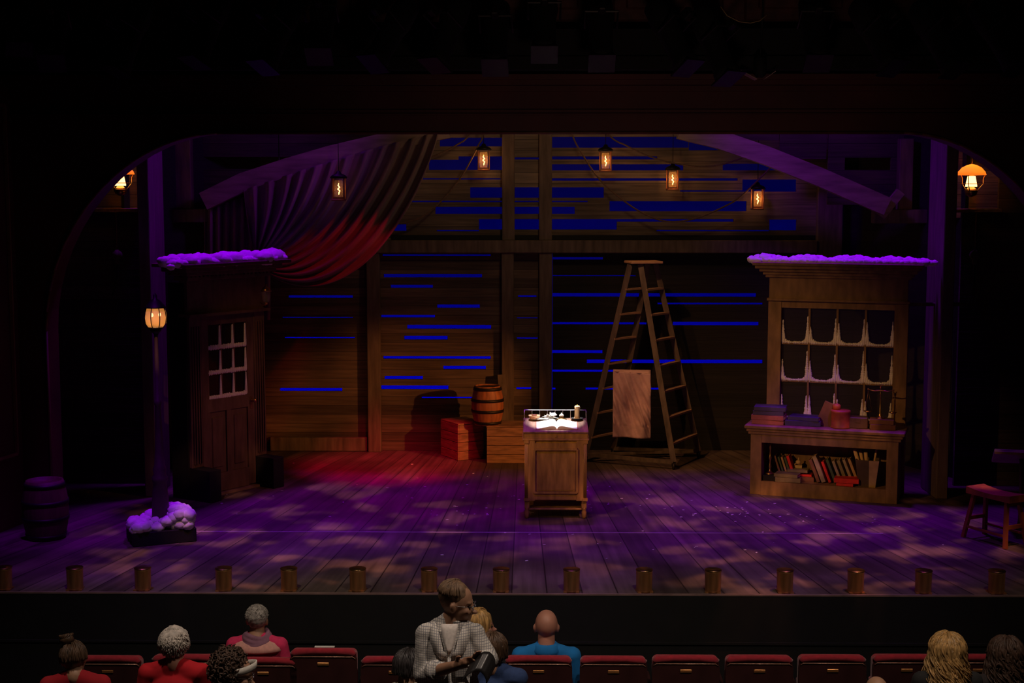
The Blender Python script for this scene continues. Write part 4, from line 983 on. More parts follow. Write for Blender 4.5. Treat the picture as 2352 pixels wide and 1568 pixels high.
for (x0, y0, x1, y1) in ((-1, -1, 1, -1), (1, -1, 1, 1), (1, 1, -1, 1), (-1, 1, -1, -1)):
    m.add([(x0*a[0], y0*a[1], 0), (x1*a[0], y1*a[1], 0), (x1*b[0], y1*b[1], .29), (x0*b[0], y0*b[1], .29)], [(0, 1, 2, 3)])
m.add([(-a[0], -a[1], .004), (a[0], -a[1], .004), (a[0], a[1], .004), (-a[0], a[1], .004)], [(0, 1, 2, 3)])
solid(m.build('bin_body', mat('bin_leather', (.07, .045, .03), .6), bin_), .008)
m = MB(); x = .105
m.add([(.020, -.074, .0), (.088, -.074, .0), (.124, -.106, .292), (.020, -.106, .292)], [(0, 1, 2, 3)]); solid(m.build('brass_end', mat('dull_brass_plate', (.55, .42, .18), .45, metal=.6), bin_), .012)
for k, (x, y, tx, ty, L_, lab) in enumerate([(-.05, 0, -.30, -.02, .38, 'pale rolled paper leaning far left out of the dark bin'), (-.02, .03, -.22, .05, .36, 'thick rolled chart leaning out of the dark bin'), (.02, -.02, -.12, .03, .34, 'dim rolled paper in the middle of the dark bin'), (.05, .02, .14, -.03, .40, 'thin upright scroll with a bright end at the right of the bin')]):
    m = MB(); r = .020 if k < 3 else .011; m.tube([(0, 0, 0), (tx*L_, ty*L_, L_*math.sqrt(1-tx*tx-ty*ty))], r, 12, cap=True); o = m.build('rolled_paper', mat('scroll_paper', (.60, .42, .22), .8)); o.location = cw(hw-sw-.20+x*.6, -.06+y*.6, SZ+.022); o.rotation_euler = (0, 0, ca); tag(o, lab, 'scroll', 'rolled papers in the dark bin')

# ------------------------------------------------------------------ stool and music stand at right edge
cA, cB, cD = fl(2315, 1150, .45), fl(2230, 1129, .45), fl(2348, 1141, .45)
sc0 = (cB+cD)/2; ab = cA-cB; SLn = min(.62, ab.length)
st = thing('saddle_stool', 'reddish saddle-seat wooden stool at the far right of the stage', 'stool', (sc0.x, sc0.y, 0), math.atan2(ab.y, ab.x))
M_ST = mat('stool_wood', (.34, .10, .03), .5, var=.25, scale=5, stretch=(4, 4, 1))
m = MB(); rows = []
n = 14; prof = [(-.27+.54*i/n, .022*((2*i/n-1)**2)) for i in range(n+1)]
poly = [(x, .47+z) for x, z in prof]+[(x, .47-.045) for x, z in prof[::-1]]
for i in range(n): m.prism([(prof[i][0], .425), (prof[i+1][0], .425), (prof[i+1][0], .47+prof[i+1][1]), (prof[i][0], .47+prof[i][1])], 'y', -.115, .115)
m.build('seat', M_ST, st)
for sx_ in (-1, 1):
    for sy in (-1, 1): MB().bar((sx_*.26, sy*.14, 0), (sx_*.20, sy*.075, .43), .034, .034, (0, 1, 0)).build('leg', M_ST, st)
for sx_ in (-1, 1): MB().bar((sx_*.235, -.12, .19), (sx_*.235, .12, .19), .022, .035).build('stretcher', M_ST, st)
for sy in (-1, 1): MB().bar((-.245, sy*.125, .11), (.245, sy*.125, .11), .02, .02).build('stretcher', M_ST, st)
for sx_ in (-1, 1): MB().bar((sx_*.21, -.08, .40), (sx_*.21, .08, .40), .025, .03).build('apron', M_ST, st)
ms = fl(2322, 1218); mst = thing('reading_stand', 'tall dark reading stand whose desk edge glows violet behind the stool', 'stand', ms+Vector((0, .05, 0)), R(-14))
zz = at(2310, 1050, ms.y).z
m = MB(); m.box((.10, 0, zz-.0), (.55, .34, .03), (R(-28), 0, 0), .004); m.box((.10, -.155, zz+.06), (.55, .03, .025)); m.build('desk_top', mat('stand_top', (.30, .22, .2), .4), mst)
m = MB(); m.box((.30, -.06, zz-.04), (.20, .22, .10), None, .004); m.build('drawer_box', M_CAB, mst)
m = MB(); m.lathe([(.12, 0), (.12, .02), (.03, .05), (.022, .10), (.020, zz-.25), (.028, zz-.2), (.02, zz-.18), (.03, zz-.03)], 16, c=(.10, .02, 0)); m.build('pillar', mat('stand_wood', (.12, .06, .04), .5), mst)

# ------------------------------------------------------------------ footlights
FX = [(0, 0), (165, .35), (323, .05), (510, 0), (661, .3), (820, 0), (985, 0), (1151, 0), (1313, 0), (1480, 0), (1638, 0), (1803, 0), (1965, -.1), (2120, 0), (2287, 0)]
WHERE = ['cut by the left edge of the view', 'in front of the dark left barrel', 'below the street lamp base', 'below the door at left', 'fifth from the left along the stage edge', 'above the tall empty seat', 'just left of the standing man', 'right of the standing man', 'below the right side of the desk', 'with a bright spark on its rim', 'between the desk and window unit', 'left of the window counter', 'with a bright glint at its left rim', 'second from the right end', 'at the right end below the stool']
def footlight():
    t = thing('footlight', '', 'footlight', (0, 0, 0), 0, 'copper footlights along the stage edge')
    m = MB(); n = 24; rad, h = .066, .185; vs = []
    a0, a1 = R(170), R(370)          # curved hood, open toward the stage
    rows = []
    for z, k in ((0, 1), (.02, 1), (h*.5, 1.01), (h-.015, 1.03), (h, 1.05)):
        rows.append([(rad*k*math.cos(a0+(a1-a0)*i/n), rad*k*math.sin(a0+(a1-a0)*i/n), z+(.0 if z < h*.9 else -.012*abs(2*i/n-1)**3)) for i in range(n+1)])
    m.grid(rows); hd_ = solid(m.build('hood', M_COPPER, t), .004, -1)
    m = MB(); m.lathe([(rad*1.05, h-.006), (rad*1.08, h), (rad*1.05, h+.004)], 24); m.build('rim', M_BRASS, hd_)
    m = MB(); m.lathe([(.05, 0), (.05, .02), (.02, .03), (.018, .07), (.03, .09), (.035, .12), (.02, .145), (0, .15)], 14); m.build('lamp_bulb', mat('unlit_bulb', (.5, .4, .3), .3), t)
    m = MB(); m.box((0, 0, .006), (.13, .11, .012)); m.build('base_plate', M_COPPER, t)
    return t
f0 = footlight()
for i, (px, tilt) in enumerate(FX):
    o = f0 if i == 0 else copy_tree(f0)
    p = fl(px, 1360); o.location = (p.x, YF+.08, 0); o.rotation_euler = (0, 0, .15*math.sin(i*2.3)); o['label'] = 'copper footlight hood '+WHERE[i]
# flecks of paper snow strewn over the floor
m = MB(); r_ = random.Random(77)
clust = [(1690, 1178, 60, 16, 26), (1480, 1150, 110, 28, 14), (1040, 1180, 60, 18, 12), (900, 1150, 260, 60, 26), (1380, 1170, 60, 14, 8), (1850, 1195, 160, 22, 18), (1550, 1240, 500, 70, 26), (1200, 1120, 250, 30, 14)]
for (cx_, cy_, sx_, sy_, n_) in clust:
    for _ in range(n_):
        p = fl(cx_+r_.gauss(0, sx_), cy_+r_.gauss(0, sy_*.6), .003)
        if p.y > YB-.4 or p.y < YF+.25: continue
        w, d = r_.uniform(.008, .03), r_.uniform(.006, .014); m.box((p.x, p.y, .004), (w, d, .003), (r_.uniform(-.2, .2), 0, r_.random()*.8))
o = m.build('paper_flecks', M_SNOW); tag(o, 'scattered tiny flecks of paper snow on the stage boards', 'flecks', kind='stuff')

# ------------------------------------------------------------------ stage lights hanging above the arch
def stage_light():
    t = thing('stage_light', '', 'stage light', (0, 0, 0), 0, 'dark stage lights hung above the arch')
    m = MB(); m.lathe([(.05, -.30), (.09, -.26), (.10, -.10), (.085, -.02), (.085, .22), (.095, .24), (.095, .30), (.085, .30)], 18, M=Matrix.Rotation(R(90), 4, 'X')); m.build('lamp_housing', M_BLACK, t)
    m = MB(); m.box((0, -.30, 0), (.19, .012, .19)); m.build('colour_frame', M_IRON, t)
    m = MB(); m.tube([(-.115, .02, 0), (-.115, .02, .18), (.115, .02, .18), (.115, .02, 0)], .010, 6, False); m.build('yoke', M_IRON, t)
    m = MB(); m.box((0, .02, .21), (.05, .07, .07), None, .008); m.build('clamp', M_IRON, t)
    return t
s0 = None
LX = [(40, 30, -20, 20), (125, 70, -8, 0), (300, 80, 38, 25), (480, 60, 36, 20), (640, 75, 34, 10), (740, 55, 0, 0), (900, 75, 36, -10), (1030, 70, 34, 10), (1140, 80, 2, 0), (1250, 50, 0, 0), (1380, 70, 0, 0), (1540, 80, -38, 0), (1640, 100, -34, 10), (1870, 70, 0, 0), (2010, 80, -34, 0), (2150, 85, -36, 0), (2290, 80, -38, 0)]
LW = ['at the far left edge', 'above the left arch moulding', 'tilted right, third from the left', 'with a pale frame edge, fourth from the left', 'tilted right above the diagonal brace', 'hanging straight above the curtain', 'angled right above the curtain swag', 'angled right left of centre', 'lowest straight unit at centre', 'wide unit just right of centre', 'straight unit above the second lantern', 'tilted left with a yellow tag', 'tilted left behind the cable loop', 'straight narrow unit with a blue glint', 'tilted left, third from the right', 'tilted left, second from the right', 'tilted left at the far right']
YLT = 13.1
for i, ((px, py, roll, pit), wl_) in enumerate(zip(LX, LW)):
    o = stage_light() if i == 0 else copy_tree(s0)
    s0 = s0 or o
    p = at(px, py, YLT); o.location = p; o.rotation_euler = (R(55+pit*.4), R(-roll)*0, R(-roll*1.1)); o['label'] = 'black stage light '+wl_
    o.scale = (1.25, 1.25, 1.25)
m = MB(); zp = at(1176, 10, YLT).z+.10; m.tube([(-6, YLT+.05, zp+.16), (6, YLT+.05, zp+.16)], .025, 10); o = m.build('lighting_bar', M_BLACK); tag(o, 'long black pipe carrying the row of stage lights', 'pipe')
cc_ = at(1745, 178, YP-.5); t = thing('barn_door_light', 'small hanging fixture with two pale open flaps at the arch header', 'stage light', cc_)
m = MB(); m.lathe([(.03, .0), (.06, .03), (.06, .16), (.03, .2)], 14); m.build('lamp_housing', M_BLACK, t)
m = MB(); m.box((-.11, 0, .02), (.17, .14, .008), (0, R(28), 0)); m.build('flap', mat('flap_metal', (.40, .26, .26), .6), t)
m = MB(); m.box((.09, 0, .02), (.12, .10, .006), (0, R(-35), 0)); m.build('flap', MATS['flap_metal'], t)
MB().tube([(0, 0, .18), (.02, 0, .6), (0, 0, 1.0)], .008, 6).build('cable', M_BLACK, t)
cl = [at(x, y, YLT-.2) for x, y in ((1655, 15), (1670, 36), (1698, 50), (1724, 53), (1745, 48), (1762, 34))]
o = MB().tube([p-cl[0] for p in cl], .004, 6).build('cable_loop', mat('pale_cable', (.35, .25, .1), .5)); o.location = cl[0]; tag(o, 'thin pale cable looping below the lighting bar', 'cable')

# ------------------------------------------------------------------ seats
def seat(tall=0.0):
    t = thing('theatre_seat', '', 'seat', (0, 0, 0), 0, 'red velvet seats in the nearest visible row')
    H2 = .85+tall; w = .252
    def outline(w_, z0_, z1_, r_, n=6):
        P = [(-w_, z0_), (w_, z0_)]
        for k in range(n+1): a = math.pi/2*k/n; P.append((w_-r_+r_*math.cos(a), z1_-r_+r_*math.sin(a)))
        for k in range(5): u = k/4; 
        for k in range(n+1): a = math.pi/2+math.pi/2*k/n; P.append((-w_+r_+r_*math.cos(a), z1_-r_+r_*math.sin(a)))
        return P
    m = MB(); m.prism(outline(w, .30, H2-.035, .035), 'y', -.02, .005); bs_ = m.build('back_shell', M_SEATB, t)
    m = MB(); m.prism(outline(w-.005, .34, H2, .04), 'y', .006, .075)
    m.tube([(-w+.02, .0, H2-.03), (-w+.035, 0, H2-.012), (-.1, 0, H2-.004), (.1, 0, H2-.004), (w-.035, 0, H2-.012), (w-.02, .0, H2-.03)], .026, 10); o = m.build('back_cushion', M_SEATV, t); 
    m = MB(); m.tube([(-w+.012, -.023, H2-.055), (-w+.03, -.023, H2-.04), (w-.03, -.023, H2-.04), (w-.012, -.023, H2-.055)], .0035, 6); m.build('top_trim', M_SEATT, bs_)
    m = MB(); m.box((0, -.024, H2-.095), (.085, .006, .022), None, .002); m.build('number_plate', M_PLATE, bs_)
    m = MB(); m.box((0, .14, .46), (.46, .10, .40), (R(-14), 0, 0), .03); m.build('folded_seat', M_SEATV, t)
    for s in (-1, 1):
        m = MB(); m.box((s*w, .22, .60), (.024, .34, .035), None, .01); m.box((s*w, .16, .30), (.02, .10, .60)); m.build('arm_rest', M_SEATB, t)
    return t
RY = 10.45; RZ = -.98
SEATS = [(248, 1511, 165), (425, 1508, 160), (605, 1515, 160), (743, 1494, 160), (906, 1513, 160), (1075, 1512, 160), (1237, 1511, 160), (1409, 1512, 158), (1575, 1510, 160), (1744, 1510, 158), (1912, 1509, 160), (2082, 1508, 160), (2246, 1508, 160), (2400, 1507, 150)]
SL = ['between the two people in red', 'half hidden by the white-haired person', 'holding the person in pink', 'taller than its neighbours, with a card on its top edge', 'left of the standing man, behind a dark head', 'hidden behind the standing man', 'holding the bald person in blue', 'empty, just right of the bald person', 'empty, with a bright plate and curved top', 'empty, third right of the bald person', 'empty, fourth right of the bald person', 'half hidden by the blond curly hair', 'between the blond and dark curly heads', 'cut by the right edge of the view']
base_seat = None
for i, (px, py, w) in enumerate(SEATS):
    if py < 1500: o = seat(.055)
    elif base_seat is None: o = base_seat = seat()
    else: o = copy_tree(base_seat)
    p = at(px, py, RY); k = .518/.52*w/160
    o.location = (p.x, RY, p.z-(.905 if py < 1500 else .85)); o.rotation_euler = (0, 0, 0); o['label'] = 'red velvet theatre seat '+SL[i]
m = MB(); m.box((0, 0, .003), (.15, .03, .005)); p = at(745, 1491, RY); o = m.build('programme_card', M_PAPER); o.location = (p.x, RY+.02, p.z+.012); tag(o, 'white card lying on the top edge of the tall empty seat', 'card')
# ------------------------------------------------------------------ people
def hand(m, wrist, d, side, s=1.0, curl=.6, palm_n=None):
    """palm, four unequal bent fingers and a thumb; d points to the finger tips, side toward the thumb"""
    w = Vector(wrist); d = Vector(d).normalized(); sd = Vector(side); sd = (sd-d*sd.dot(d)).normalized(); n = d.cross(sd) if palm_n is None else Vector(palm_n)
    m.chain([w, w+d*.045*s, w+d*.085*s], [.024*s, .030*s, .030*s], 10)
    for k, (off, ln) in enumerate(((.027, .070), (.009, .080), (-.009, .074), (-.026, .058))):
        a = w+d*.082*s+sd*off*s; c1 = curl*.7; c2 = curl*1.5
        d1 = (d*math.cos(c1)+n*math.sin(c1)); d2 = (d*math.cos(c2)+n*math.sin(c2))
        b = a+d1*ln*.5*s; c = b+d2*ln*.5*s; m.chain([a, b, c], [.0098*s, .009*s, .0075*s], 8)
    a = w+d*.025*s+sd*.024*s; b = a+(d*.6+sd*.7+n*.2).normalized()*.035*s; c = b+(d*.9+sd*.1+n*.5).normalized()*.030*s
    m.chain([a, b, c], [.014*s, .011*s, .009*s], 8)
def head_mb(m, T, ears=True):
    B = lambda c, r, nu=16, nv=11: m.ball((0, 0, 0), r, nu, nv, None) if False else m.add(*ballv(c, r, nu, nv), True, T)
    B((0, -.008, .022), (.075, .094, .092), 24, 16); B((0, .022, -.035), (.060, .070, .080), 20, 14); B((0, .062, -.090), (.030, .030, .026))
    B((.033, .058, -.035), (.028, .030, .030)); B((-.033, .058, -.035), (.028, .030, .030)); B((0, .070, .020), (.050, .020, .014))
    B((0, .103, -.036), (.016, .024, .014)); B((0, .089, -.014), (.010, .014, .028)); B((0, .084, -.062), (.024, .012, .008)); B((0, .082, -.072), (.020, .012, .007))
    if ears:
        for s in (-1, 1): B((s*.077, -.008, -.012), (.010, .020, .031)); B((s*.083, -.014, -.004), (.007, .015, .020))
def ballv(c, r, nu, nv):
    t = MB(); t.ball(c, r, nu, nv); return t.v, t.f
def hair_cap(m, T, r=(.083, .096, .092), c=(0, -.022, .034), amp=.10, fr=3.0, seed=0):
    t = MB(); t.ball(c, r, 40, 26, None, lambda p: amp*noise.noise(Vector(p)*fr+Vector((seed, 0, 0)))+amp*.4*noise.noise(Vector(p)*fr*3+Vector((seed, 5, 0))))
    m.add(t.v, t.f, True, T)
def locks(m, T, n, down, r=.006, wave=.012, wfreq=40, seed=0, face=60, R0=(.082, .100, .094), c=(0, -.016, .030), th0=(.1, 1.3), flare=.03, nseg=16, curlr=0.0):
    """strands that start on the crown, follow the skull and hang by `down` metres"""
    q = random.Random(seed)
    for _ in range(n):
        ph = R(90)+R(face)+q.random()*(2*math.pi-2*R(face)); th = q.uniform(*th0); total = down*q.uniform(.75, 1.1)
        p0, w0 = q.random()*6, q.uniform(.6, 1.3); pts = []; L_ = 0; z = None; arc = (1.75-th)*.095; LL = arc+total
        k = q.uniform(.97, 1.10)
        for i in range(nseg+1):
            s = LL*i/nseg
            if s < arc:
                t = th+s/.095; p = Vector((c[0]+R0[0]*k*math.sin(t)*math.cos(ph), c[1]+R0[1]*k*math.sin(t)*math.sin(ph), c[2]+R0[2]*k*math.cos(t)))
            else:
                t = 1.75; e_ = s-arc; f = 1+flare*e_/.1
                p = Vector((c[0]+R0[0]*k*f*math.sin(t)*math.cos(ph), c[1]+R0[1]*k*f*math.sin(t)*math.sin(ph), c[2]+R0[2]*math.cos(t)-e_))
            a = wave*w0*(s/LL)**.7; p += Vector((math.cos(ph+1.57)*a*math.sin(wfreq*s+p0)+math.cos(ph)*a*.5*math.cos(wfreq*s+p0), math.sin(ph+1.57)*a*math.sin(wfreq*s+p0)+math.sin(ph)*a*.5*math.cos(wfreq*s+p0), 0))
            pts.append(p)
        rr = [r*q.uniform(.7, 1.2)*(1-.65*(i/nseg)**2) for i in range(nseg+1)]
        t_ = MB(); t_.tube(pts, rr, 5); m.add(t_.v, t_.f, True, T)
def curls(m, T, n, cen, rad, r=.007, seed=0):
    q = random.Random(seed)
    for _ in range(n):
        v = Vector((q.gauss(0, 1), q.gauss(0, 1), q.gauss(0, 1))).normalized(); b = Vector(cen)+Vector((v.x*rad[0], v.y*rad[1], v.z*rad[2]))*q.uniform(.75, 1.05)
        a = v.orthogonal().normalized(); a.rotate(Matrix.Rotation(q.random()*6, 3, v)); bb = v.cross(a); rr = q.uniform(.010, .02)
        pts = [b+a*rr*math.cos(t*.8)+bb*rr*math.sin(t*.8)+v*.004*t for t in range(9)]
        t_ = MB(); t_.tube(pts, [r]*8+[r*.3], 5); m.add(t_.v, t_.f, True, T)

def person(label, px, py, Y, fz, top, skinc, hair=None, yaw=0, hyaw=0, hpitch=0, hroll=0, lean=0, k=1.0, trousers=None, sleeve='short', wide=1.0, vox=.009, droop=0, name='person', glasses=False):
    hc = at(px, py, Y); hz = (hc.z-fz)
    t = thing(name, label, 'person', (hc.x, Y+.0, fz), R(yaw))
    T = Matrix.Translation((0, 0, hz)) @ Matrix.Translation((0, -.02, -.11)) @ Euler((R(-hpitch), R(hroll), R(hyaw))).to_matrix().to_4x4() @ Matrix.Translation((0, .02, .11)) @ Matrix.Scale(k, 4)
    sh = hz-.190*k+droop; w = .175*wide
    lx = lean
    def X(x, z): return x+lx*(hz-z)
    m = MB(); head_mb(m, T)
    m.chain([T @ Vector((0, -.012, -.06)), (X(0, sh+.06), -.035, sh+.06)], [.057*k, .068], 16)
    S = [(X(-w, sh), -.03, sh), (X(w, sh), -.03, sh)]
    torso = lambda mm, g: (mm.chain([(X(0, sh+.06), -.035, sh+.060), (X(-w*.70, sh), -.03, sh+.010)], [.050+g, .052+g], 14), mm.chain([(X(0, sh+.06), -.035, sh+.060), (X(w*.70, sh), -.03, sh+.010)], [.050+g, .052+g], 14),
        mm.chain([S[0], S[1]], [.055+g, .055+g], 14), mm.ball((X(0, sh-.13), -.025, sh-.13), (w*.98+g, .105+g, .17), 24, 16), mm.ball((X(0, sh-.32), 0, sh-.33), (.155*wide+g, .115+g, .18), 24, 16), mm.ball((X(0, .48), .0, .50), (.17*wide+g, .13+g, .12+g), 20, 12))
    torso(m, -.006)
    El = [(X(-w-.055, sh-.28), .0, sh-.27), (X(w+.055, sh-.28), .0, sh-.27)]; Ha = [(-.10, .26, sh-.34), (.10, .26, sh-.34)]
    for a, b, c, s in ((S[0], El[0], Ha[0], -1), (S[1], El[1], Ha[1], 1)):
        m.chain([a, b, c], [.050, .040, .027], 12); hand(m, c, (-.2*s, 1, -.1), (0, 0, 1), .95, .5)
    for s in (-1, 1): m.chain([(s*.09, .02, .50), (s*.11, .42, .50), (s*.11, .44, .10)], [.085, .060, .040], 12); m.chain([(s*.11, .42, .05), (s*.11, .58, .035)], [.04, .03], 10)
    remesh(m.build('body', skinc, t), vox, 3)
    m = MB(); torso(m, .012)
    for a, b, c in ((S[0], El[0], Ha[0]), (S[1], El[1], Ha[1])):
        a, b, c = Vector(a), Vector(b), Vector(c)
        if sleeve == 'short': m.chain([a, a.lerp(b, .75)], [.064, .060], 14)
        elif sleeve == 'long': m.chain([a, b, b.lerp(c, .9)], [.064, .052, .038], 14)
    remesh(m.build('top', top, t), .012, 4)
    m = MB()
    for s in (-1, 1): m.chain([(s*.09, .02, .51), (s*.11, .43, .50), (s*.11, .44, .14)], [.100, .074, .058], 12)
    remesh(m.build('trousers', trousers or mat('dark_trousers', (.02, .02, .03), .9), t), .014, 3)
    m = MB()
    for s in (-1, 1):
        m.add(*ballv((s*.030, .082, -.002), (.012, .010, .008), 10, 7), True, T)
    m.build('eyes', mat('eye_dark', (.05, .03, .02), .3), t)
    if glasses:
        m = MB()
        for s in (-1, 1): 
            pts = [T @ Vector((s*.033+.023*math.cos(a), .104-.01*abs(math.cos(a)), .0+.017*math.sin(a))) for a in [i*math.pi/7 for i in range(15)]]; m.tube(pts, .0018, 5)
            m.tube([T @ Vector((s*.055, .098, .004)), T @ Vector((s*.078, .05, .006)), T @ Vector((s*.080, -.015, .0))], .002, 5)
        m.tube([T @ Vector((-.010, .106, .004)), T @ Vector((.010, .106, .004))], .002, 5); m.build('glasses', mat('silver_frame', (.8, .8, .8), .2, metal=1), t)
    if hair: hair(t, T)
    t['_sh'] = sh
    del t['_sh']
    return t, T, hz, sh
SK1, SK2, SK3, SK4 = skin('skin_fair', (.52, .27, .19)), skin('skin_warm', (.46, .25, .15)), skin('skin_ruddy', (.55, .25, .17)), skin('skin_tan', (.38, .20, .12))
H_WHITE = mat('hair_white', (.62, .55, .48), .7, var=.3, scale=25, stretch=(1, 1, .4)); H_GREY = mat('hair_grey', (.36, .33, .29), .8, var=.4, scale=50)
H_BROWN = mat('hair_brown', (.10, .055, .03), .5, var=.5, scale=30, stretch=(1, 1, .3)); H_DARK = mat('hair_dark', (.035, .03, .03), .45, var=.5, scale=30)
H_BLOND = mat('hair_blond', (.52, .31, .11), .45, var=.5, scale=35, stretch=(1.5, 1.5, .25)); H_CURL = mat('hair_dark_brown', (.075, .04, .025), .6, var=.5, scale=30); H_MAN = mat('hair_mid_brown', (.17, .10, .055), .6, var=.4, scale=40)

def h_white(t, T):
    m = MB(); hair_cap(m, T, (.094, .104, .096), (0, -.026, .030), .16, 2.2, 2); pass
    q = random.Random(12)
    for _ in range(1100):
        v = Vector((q.gauss(0, 1), q.gauss(0, 1)-.35, q.gauss(.35, .9))).normalized(); b = Vector((v.x*.092, -.026+v.y*.102, .030+v.z*.095)); e_ = Vector((v.x*.4, v.y*.4, -.9))*.022; t_ = MB(); t_.tube([b, b+v*.007+e_*.3, b+v*.006+e_+Vector((q.uniform(-.006, .006), 0, 0))], [.0045, .004, .001], 4)
        if not (v.y > .45 and v.z < .75): m.add(t_.v, t_.f, True, T)
    m.build('hair', H_WHITE, t)
def h_grey(t, T):
    m = MB(); hair_cap(m, T, (.084, .102, .092), (0, -.016, .036), .05, 3, 1)
    q = random.Random(2)
    for _ in range(900):
        v = Vector((q.gauss(0, 1), q.gauss(0, 1)-.2, abs(q.gauss(0, 1)))).normalized(); b = Vector((v.x*.084, -.016+v.y*.101, .036+v.z*.091)); t_ = MB(); t_.tube([b, b+v*.006+Vector((q.uniform(-.005, .005), q.uniform(-.005, .005), 0))], [.0025, .001], 4); m.add(t_.v, t_.f, True, T)
    m.build('hair', H_GREY, t)
def h_bun(t, T):
    m = MB(); hair_cap(m, T, (.086, .104, .100), (0, -.020, .026), .06, 3, 4); locks(m, T, 160, .02, .005, .004, 30, 6, 62, (.086, .104, .100), (0, -.020, .026), (.1, 1.4), 0, 8)
    t_ = MB(); t_.ball((-.02, -.055, .145), (.050, .045, .040), 24, 14, None, lambda p: .15*noise.noise(Vector(p)*3)); m.add(t_.v, t_.f, True, T)
    for i in range(14):
        a = i*.45; t_ = MB(); t_.tube([(-.02+.046*math.cos(a+u*.5)*(.6+.4*u/3), -.055+.046*math.sin(a+u*.5)*(.6+.4*u/3), .115+.022*u) for u in range(4)], .007, 5); m.add(t_.v, t_.f, True, T)
    m.build('hair', H_BROWN, t)
def h_curly(t, T):
    m = MB(); hair_cap(m, T, (.09, .09, .09), (0, -.055, .03), .2, 3, 7); curls(m, T, 420, (0, -.085, .025), (.115, .10, .125), .006, 3); curls(m, T, 130, (0, -.07, .10), (.085, .085, .05), .006, 4); m.build('hair', H_CURL, t)
def h_short_dark(t, T):
    m = MB(); hair_cap(m, T, (.088, .106, .100), (0, -.020, .026), .09, 2.5, 9); locks(m, T, 220, .05, .005, .006, 40, 16, 60, (.088, .106, .100), (0, -.020, .026), (.05, 1.4), -.02, 10); m.build('hair', H_DARK, t)
def h_bob(t, T):
    m = MB(); hair_cap(m, T, (.090, .108, .104), (0, -.020, .024), .09, 2.5, 12); locks(m, T, 260, .06, .006, .008, 40, 26, 62, (.092, .110, .104), (0, -.020, .024), (.05, 1.4), 0, 10); m.build('hair', H_BROWN, t)
def h_blond_straight(t, T):
    m = MB(); hair_cap(m, T, (.088, .106, .102), (0, -.018, .026), .07, 2.5, 14); locks(m, T, 260, .16, .006, .008, 30, 36, 48, (.092, .108, .102), (0, -.018, .026), (.05, 1.3), .02, 14); m.build('hair', H_BLOND, t)
def h_blond_wavy(t, T):
    m = MB(); hair_cap(m, T, (.095, .110, .104), (0, -.02, .026), .10, 2.5, 15); locks(m, T, 170, .25, .013, .030, 34, 46, 40, (.100, .114, .104), (0, -.02, .026), (.05, 1.5), .13, 26); locks(m, T, 120, .22, .006, .034, 48, 47, 40, (.108, .120, .108), (0, -.02, .026), (.3, 1.5), .16, 26); m.build('hair', H_BLOND, t)
def h_dark_wavy(t, T):
    m = MB(); hair_cap(m, T, (.098, .112, .106), (0, -.02, .026), .16, 2.5, 17); locks(m, T, 220, .22, .009, .026, 55, 56, 40, (.104, .116, .106), (0, -.02, .026), (.05, 1.5), .16, 26); curls(m, T, 120, (0, -.03, -.05), (.12, .12, .12), .005, 8); m.build('hair', H_CURL, t)

C_RED, C_RED2 = cloth('red_cotton', (.62, .012, .022), 8), cloth('dark_red_cotton', (.42, .01, .02), 8)
person('person in a dark red top with a topknot, head bowed, at far left', 173, 1514, 9.45, -.86, C_RED2, SK2, h_bun, yaw=6, hpitch=14, hroll=-8, lean=.0, droop=.02, k=.98)
person('person with fluffy white hair and a bright red shirt', 402, 1478, 9.45, -.86, C_RED, SK3, h_white, hyaw=-14, k=1.0, wide=1.05)
t, T, hz, sh = person('person with curly brown hair, white headband and glasses, in profile at lower left', 536, 1543, 9.3, -.86, cloth('black_cotton', (.02, .02, .02)), SK4, h_curly, yaw=-15, hyaw=-78, hpitch=12, glasses=True)
m = MB(); rows = []
for i in range(25):
    a = 2*math.pi*i/24; rows.append([T @ Vector((.092*math.cos(a)*k_, .012+.098*math.sin(a)*k_*.98, z_+.045*math.sin(a)-.0)) for z_, k_ in ((.020, 1.0), (.045, .985), (.070, .93))])
m.grid(rows); solid(m.build('headband', cloth('white_knit', (.70, .66, .58)), t), .008)
t, T, hz, sh = person('person with cropped grey hair in a pink sweater and mauve scarf', 591, 1424, 10.70, -.98, cloth('pink_wool', (.72, .035, .13), 30), SK2, h_grey, k=.98)
m = MB()
for i, (z, r) in enumerate([(.085, .082), (.062, .095), (.04, .105), (.02, .098)]):
    m.tube([(r*math.cos(a)*(1.0), -.028+r*.92*math.sin(a), sh+z+.012*math.sin(a*2+i)+.01*math.sin(a)) for a in [j*math.pi/12 for j in range(25)]], .021, 10)
remesh(m.build('scarf', cloth('mauve_scarf', (.28, .13, .19), 20), t), .007, 2)
m = MB(); m.lathe([(.085, sh+.075), (.125, sh+.05), (.172, sh+.028), (.205, sh+.0), (.212, sh-.02), (.20, sh-.03)], 32, M=Matrix.Translation((0, -.032, 0)) @ Matrix.Diagonal((1, .58, 1, 1))); solid(m.build('sweater_yoke', cloth('pale_pink_wool', (.72, .36, .30), 30), t), .012)
t, T, hz, sh = person('person with short dark hair and pale sleeves, left of the standing man', 932, 1532, 9.4, -.86, cloth('white_sleeve', (.66, .62, .54)), SK2, h_short_dark, hyaw=-30, hpitch=12)
m = MB(); m.ball((0, -.035, sh-.12), (.135, .128, .17), 24, 16); m.ball((0, -.04, sh-.0), (.09, .085, .05), 20, 12); remesh(m.build('top_back_panel', cloth('charcoal_panel', (.10, .10, .10)), t), .010, 3)
person('blond person in profile behind the standing man\'s shoulder', 1100, 1434, 10.72, -.98, cloth('black_cotton', (.02, .02, .02)), SK3, h_blond_straight, yaw=-12, hyaw=-72, k=1.0)
